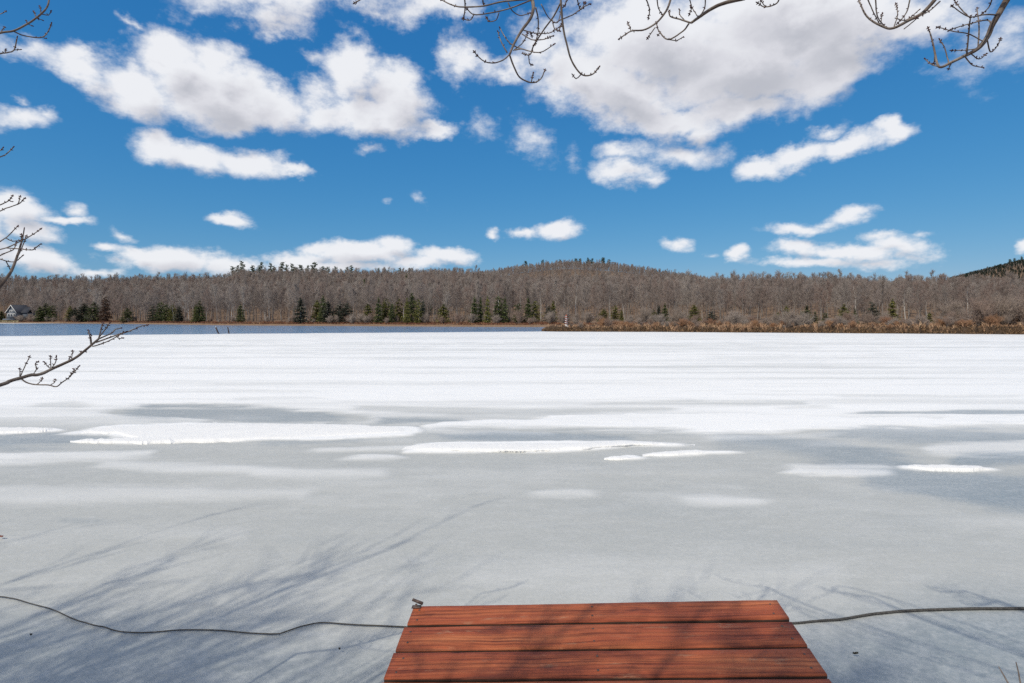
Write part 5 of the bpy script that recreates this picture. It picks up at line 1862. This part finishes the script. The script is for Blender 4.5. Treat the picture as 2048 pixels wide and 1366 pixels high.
def build_branch(root, twigs, connect, rise, lift, far=1.0, bud_scale=1.0, label=None, seed=0):
    r = np.random.default_rng(seed)
    g, bd = Geo(), Geo()
    placed_px, placed_D = [], []
    starts = []
    for (w0, w1, pp, d0, drift) in twigs:
        q = spline(pp)
        d0, drift = (None if d0 is None else d0 * far), drift * far
        own = d0 is not None
        if d0 is None:
            allp, alld = np.vstack(placed_px), np.concatenate(placed_D)
            d0 = alld[np.argmin(np.hypot(*(allp - q[0]).T))]
        t = np.linspace(0, 1, len(q))
        Dp = d0 + drift * t + .012 * (fbm(t * 5 + seed, t * 0 + d0 * 7, 3, seed) - .5)
        Dp[0] = d0
        q = q + .8 * (np.stack([fbm(t * 9, t * 0 + q[0, 0], 2, 3), fbm(t * 9, t * 0 + q[0, 1], 2, 5)], 1) - .5) * np.minimum(1, t * 4)[:, None]
        p3 = np.array([P(a, b, c) for (a, b), c in zip(q, Dp)])
        rad = (w0 + (w1 - w0) * t) / 2 / F * Dp * .92
        rad = rad * (1 + .12 * (fbm(t * 25, t * 0 + seed, 2, 8) - .5))
        g.tube(p3, rad, 7 if w0 > 4 else 5)
        placed_px.append(q)
        placed_D.append(Dp)
        if own:
            starts.append((p3[0], p3[0] - p3[1], rad[0]))
        # buds: at the tip and in opposite pairs along the outer part
        if w1 < 3.2:
            L = np.concatenate([[0], np.cumsum(np.linalg.norm(np.diff(p3, axis=0), axis=1))])
            tdir = p3[-1] - p3[-2]
            tdir /= np.linalg.norm(tdir)
            s = .0042 * bud_scale * far
            cen, ax, rr, ll = [p3[-1] + tdir * s * .8], [tdir], [s * .62], [s * 2.4]
            for b in range(2):
                sdv = rot_dirs(tdir[None], np.array([1.0]), np.array([b * 3.14 + r.uniform(0, 1)]))[0]
                cen.append(p3[-1] - tdir * s * .7 + sdv * s * .9)
                ax.append(sdv)
                rr.append(s * .5)
                ll.append(s * 1.9)
            dist = .016 * far
            while dist < min(L[-1] * .75, .16 * far):
                k = np.interp(L[-1] - dist, L, np.arange(len(L)))
                c = np.array([np.interp(k, np.arange(len(L)), p3[:, i]) for i in range(3)])
                n_ = int(r.integers(1, 4)) if dist < .05 * far else int(r.integers(0, 3))
                a0 = r.uniform(0, 6.28)
                for b in range(n_):
                    sdv = rot_dirs(tdir[None], np.array([.95]), np.array([a0 + b * 6.28 / max(1, n_)]))[0]
                    cen.append(c + sdv * s * 1.0)
                    ax.append(sdv)
                    rr.append(s * r.uniform(.4, .58))
                    ll.append(s * r.uniform(1.5, 2.1))
                dist += r.uniform(.014, .034) * far
            bd.blobs(cen, ax, rr, ll)
    # carry the cut ends on, out of view: the first goes to the trunk, the others join it
    main = None
    for (p, d, rr) in starts:
        d = d / (np.linalg.norm(d) + 1e-9)
        if main is None:
            c = connect(p)
            m1, m2 = p + d * .25 + lift, c + rise
        else:
            c = main[6 + int(r.integers(0, 5))]
            m1, m2 = p + d * .15, c + (p - c) * .3 + d * .1
        ts = np.linspace(0, 1, 20)[:, None]
        bez = (1 - ts) ** 3 * p + 3 * (1 - ts) ** 2 * ts * m1 + 3 * (1 - ts) * ts ** 2 * m2 + ts ** 3 * c
        if main is None:
            main = bez
        g.tube(bez, np.linspace(rr, rr * 1.15 + .001, 20), 7)
    b = link('branch', g.mesh('branch', MT['bark'], True), root, label=label)
    link('buds', bd.mesh('buds', MT['bud'], True), b, kind='stuff')
    return b


TR = np.array([1.7, -3.2])
tree = link('maple_tree', None, label='budding bare maple whose branches hang into the top of the view', cat='tree')
g = Geo()
zs = np.linspace(.2, 6, 14)
g.tube(np.stack([TR[0] + .25 * np.sin(zs * .7), TR[1] + .12 * zs, zs], 1), np.linspace(.16, .05, 14), 12)
link('trunk', g.mesh('maple_trunk', MT['bark'], True), tree)
ctop = lambda p: np.array([TR[0] + .1, TR[1] + .8, 4.3 + .15 * p[0]])
for k, (tw, lab) in enumerate(((TOP_A, 'downward hooked grey branch left of the large cloud'), (TOP_B, None), (TOP_C, None), (TOP_D, None), (TOP_E, None), (TOP_F, 'thick pale branch at the top right corner'), (TOP_G, None))):
    build_branch(tree, tw, ctop, np.array([-.1, 1.5, -.3]), np.array([0, -.9, .1]), np.float64(.66), bud_scale=1.2, seed=k + 1, label=lab)

TL = np.array([-4.2, -1.3])
tree2 = link('maple_tree', None, label='slender budding tree whose twigs reach in from the left edge', cat='tree')
g = Geo()
zs = np.linspace(.2, 4.6, 12)
g.tube(np.stack([TL[0] + .1 * np.sin(zs), TL[1] + .08 * zs, zs], 1), np.linspace(.08, .02, 12), 10)
link('trunk', g.mesh('sapling_trunk', MT['bark'], True), tree2)
cleft = lambda p: np.array([TL[0] + .1 * math.sin(p[2] * .8), TL[1] + .08 * p[2] * .8, min(4.5, max(.6, p[2] * .85))])
for k, tw in enumerate((LEFT_A, LEFT_B, LEFT_C, LEFT_D, LEFT_E, LEFT_F)):
    build_branch(tree2, tw, cleft, np.array([.5, .6, .1]), np.array([0, -.5, 0]), .9 if k == 5 else .7, bud_scale=.95, seed=k + 20, label='long twig with upturned tips over the white ice' if k == 5 else None)


# the tree behind the camera on the left whose shadow lies across the ice and the dock
def shadow_tree(seed, ht, loc, rz, label):
    a, b = bare_tree(seed, ht, .30, n1=15, n2=6, n3=4, n4=2, first=.42, tw=.017, upright=.5)
    a.materials[0] = MT['bark']
    b.materials[0] = MT['bark']
    root = link('maple_tree', None, label=label, cat='tree', loc=loc)
    root.rotation_euler = (0, 0, rz)
    link('trunk', a, root)
    link('crown', b, root)


shadow_tree(515, 10.2, (-5.5, -4.9, .75), 2.1, 'bare tree on the near shore casting branch shadows over the ice and dock')


def sapling_clump(seed, loc, label):
    r = np.random.default_rng(seed)
    st, tw = Geo(), Geo()
    for k in range(10):
        b = np.array([*r.normal(0, .28, 2), -.2])
        lean = r.normal(0, .10, 2)
        hgt = r.uniform(3.4, 5.3)
        t = np.linspace(0, 1, 8)
        p = np.stack([b[0] + lean[0] * hgt * t ** 1.4 + .05 * np.sin(t * 5 + k), b[1] + lean[1] * hgt * t ** 1.4, b[2] + hgt * t], 1)
        st.tube(p, .034 * (1 - .8 * t) * r.uniform(.7, 1.2), 6)
        m = 16
        q = r.uniform(.25, .98, m)
        base = np.stack([np.interp(q, t, p[:, i]) for i in range(3)], 1)
        d = rot_dirs(np.tile([0, 0, 1.0], (m, 1)), r.uniform(.25, .75, m), r.uniform(0, 6.28, m))
        L = r.uniform(.5, 1.3, m)
        tip = base + d * L[:, None]
        tw.spikes(base, tip, .010)
        q2 = r.uniform(.2, 1, (m, 4))
        b2 = (base[:, None] + (tip - base)[:, None] * q2[..., None]).reshape(-1, 3)
        d2 = rot_dirs(np.repeat(d, 4, 0), r.uniform(.3, .7, m * 4), r.uniform(0, 6.28, m * 4))
        tw.spikes(b2, b2 + d2 * (np.repeat(L, 4) * .5)[:, None], .006)
    root = link('sapling_clump', None, label=label, cat='sapling', group='saplings on the near shore', loc=loc)
    link('stems', st.mesh('sapling_stems', MT['bark'], True), root)
    link('twigs', tw.mesh('sapling_twigs', MT['bark']), root)


SAP = ((-1.5, -1.1), (-2.3, -.8), (-3.6, -.75), (-4.0, -.35), (-4.3, -.9), (-4.7, -.25), (-5.0, -.75), (-5.4, -.3), (-5.8, -.9), (-6.3, -.3))
for n_, (x, y) in enumerate(SAP):
    sapling_clump(60 + n_, (x, y, .5), 'clump of upright bare saplings on the near shore, %s from the dock' % ORD[n_])

# two twigs of a shrub at the lower right corner
root = link('shoreline_shrub', None, label='shrub with two thin bare twigs poking up at the bottom right corner', cat='shrub')
for pp in (((2050, 1440), (2030, 1395), (2016, 1366), (2006, 1348), (1997, 1333)), ((2062, 1440), (2050, 1390), (2041, 1366), (2037, 1345), (2032, 1324))):
    q = spline(pp)
    p3 = np.array([P(a, b, 1.9 + .05 * i / len(q)) for i, (a, b) in enumerate(q)])
    p3 = np.vstack([[p3[0][0] + .1, 1.72, .1], p3])
    g = Geo()
    g.tube(p3, np.linspace(.004, .0016, len(p3)), 6)
    link('twig', g.mesh('shrub_twig', MT['bark'], True), root)


# dead leaf and dark bits lying on the ice
def litter(px, py, L, W, mat, name, label, cat, seed):
    D = F * H / (py - HY)
    r = np.random.default_rng(seed)
    n = 9
    t = np.linspace(0, 1, n)
    w = W * np.sin(np.pi * t) ** .7 * (1 + .5 * r.normal(0, .4, n))
    zc = .006 + .012 * (t - .4) ** 2 + .004 * r.normal(0, .3, n)
    v, f = [], []
    for i in range(n):
        x = (t[i] - .5) * L
        v += [[x, -w[i] / 2, zc[i] + .006], [x, 0, zc[i]], [x, w[i] / 2, zc[i] + .007],
              [x, -w[i] / 2, zc[i] + .004], [x, 0, zc[i] - .002], [x, w[i] / 2, zc[i] + .005]]
    for i in range(n - 1):
        k = i * 6
        f += [[k, k + 6, k + 7, k + 1], [k + 1, k + 7, k + 8, k + 2], [k + 3, k + 4, k + 10, k + 9], [k + 4, k + 5, k + 11, k + 10], [k, k + 3, k + 9, k + 6], [k + 2, k + 8, k + 11, k + 5]]
    o = link(name, make_mesh(name, np.array(v), np.array(f), mat, True), label=label, cat=cat, loc=((px - 1024) / F * D, D, .0))
    o.rotation_euler = (0, 0, r.uniform(-.5, .5))


litter(2, 1075, .05, .02, MT['dead_leaf'], 'dead_leaf', 'reddish dead leaf on the ice at the left edge', 'leaf', 1)
litter(1711, 1310, .028, .010, MT['dark_debris'], 'bark_scrap', 'dark wet bark scrap on the ice right of the dock', 'debris', 2)
litter(62, 1272, .012, .006, MT['dark_debris'], 'bark_scrap', 'tiny dark bark scrap on the shaded ice below the left rope', 'debris', 3)
litter(679, 1301, .012, .006, MT['dark_debris'], 'bark_scrap', 'tiny dark bark scrap between the rope and the left side of the dock', 'debris', 4)
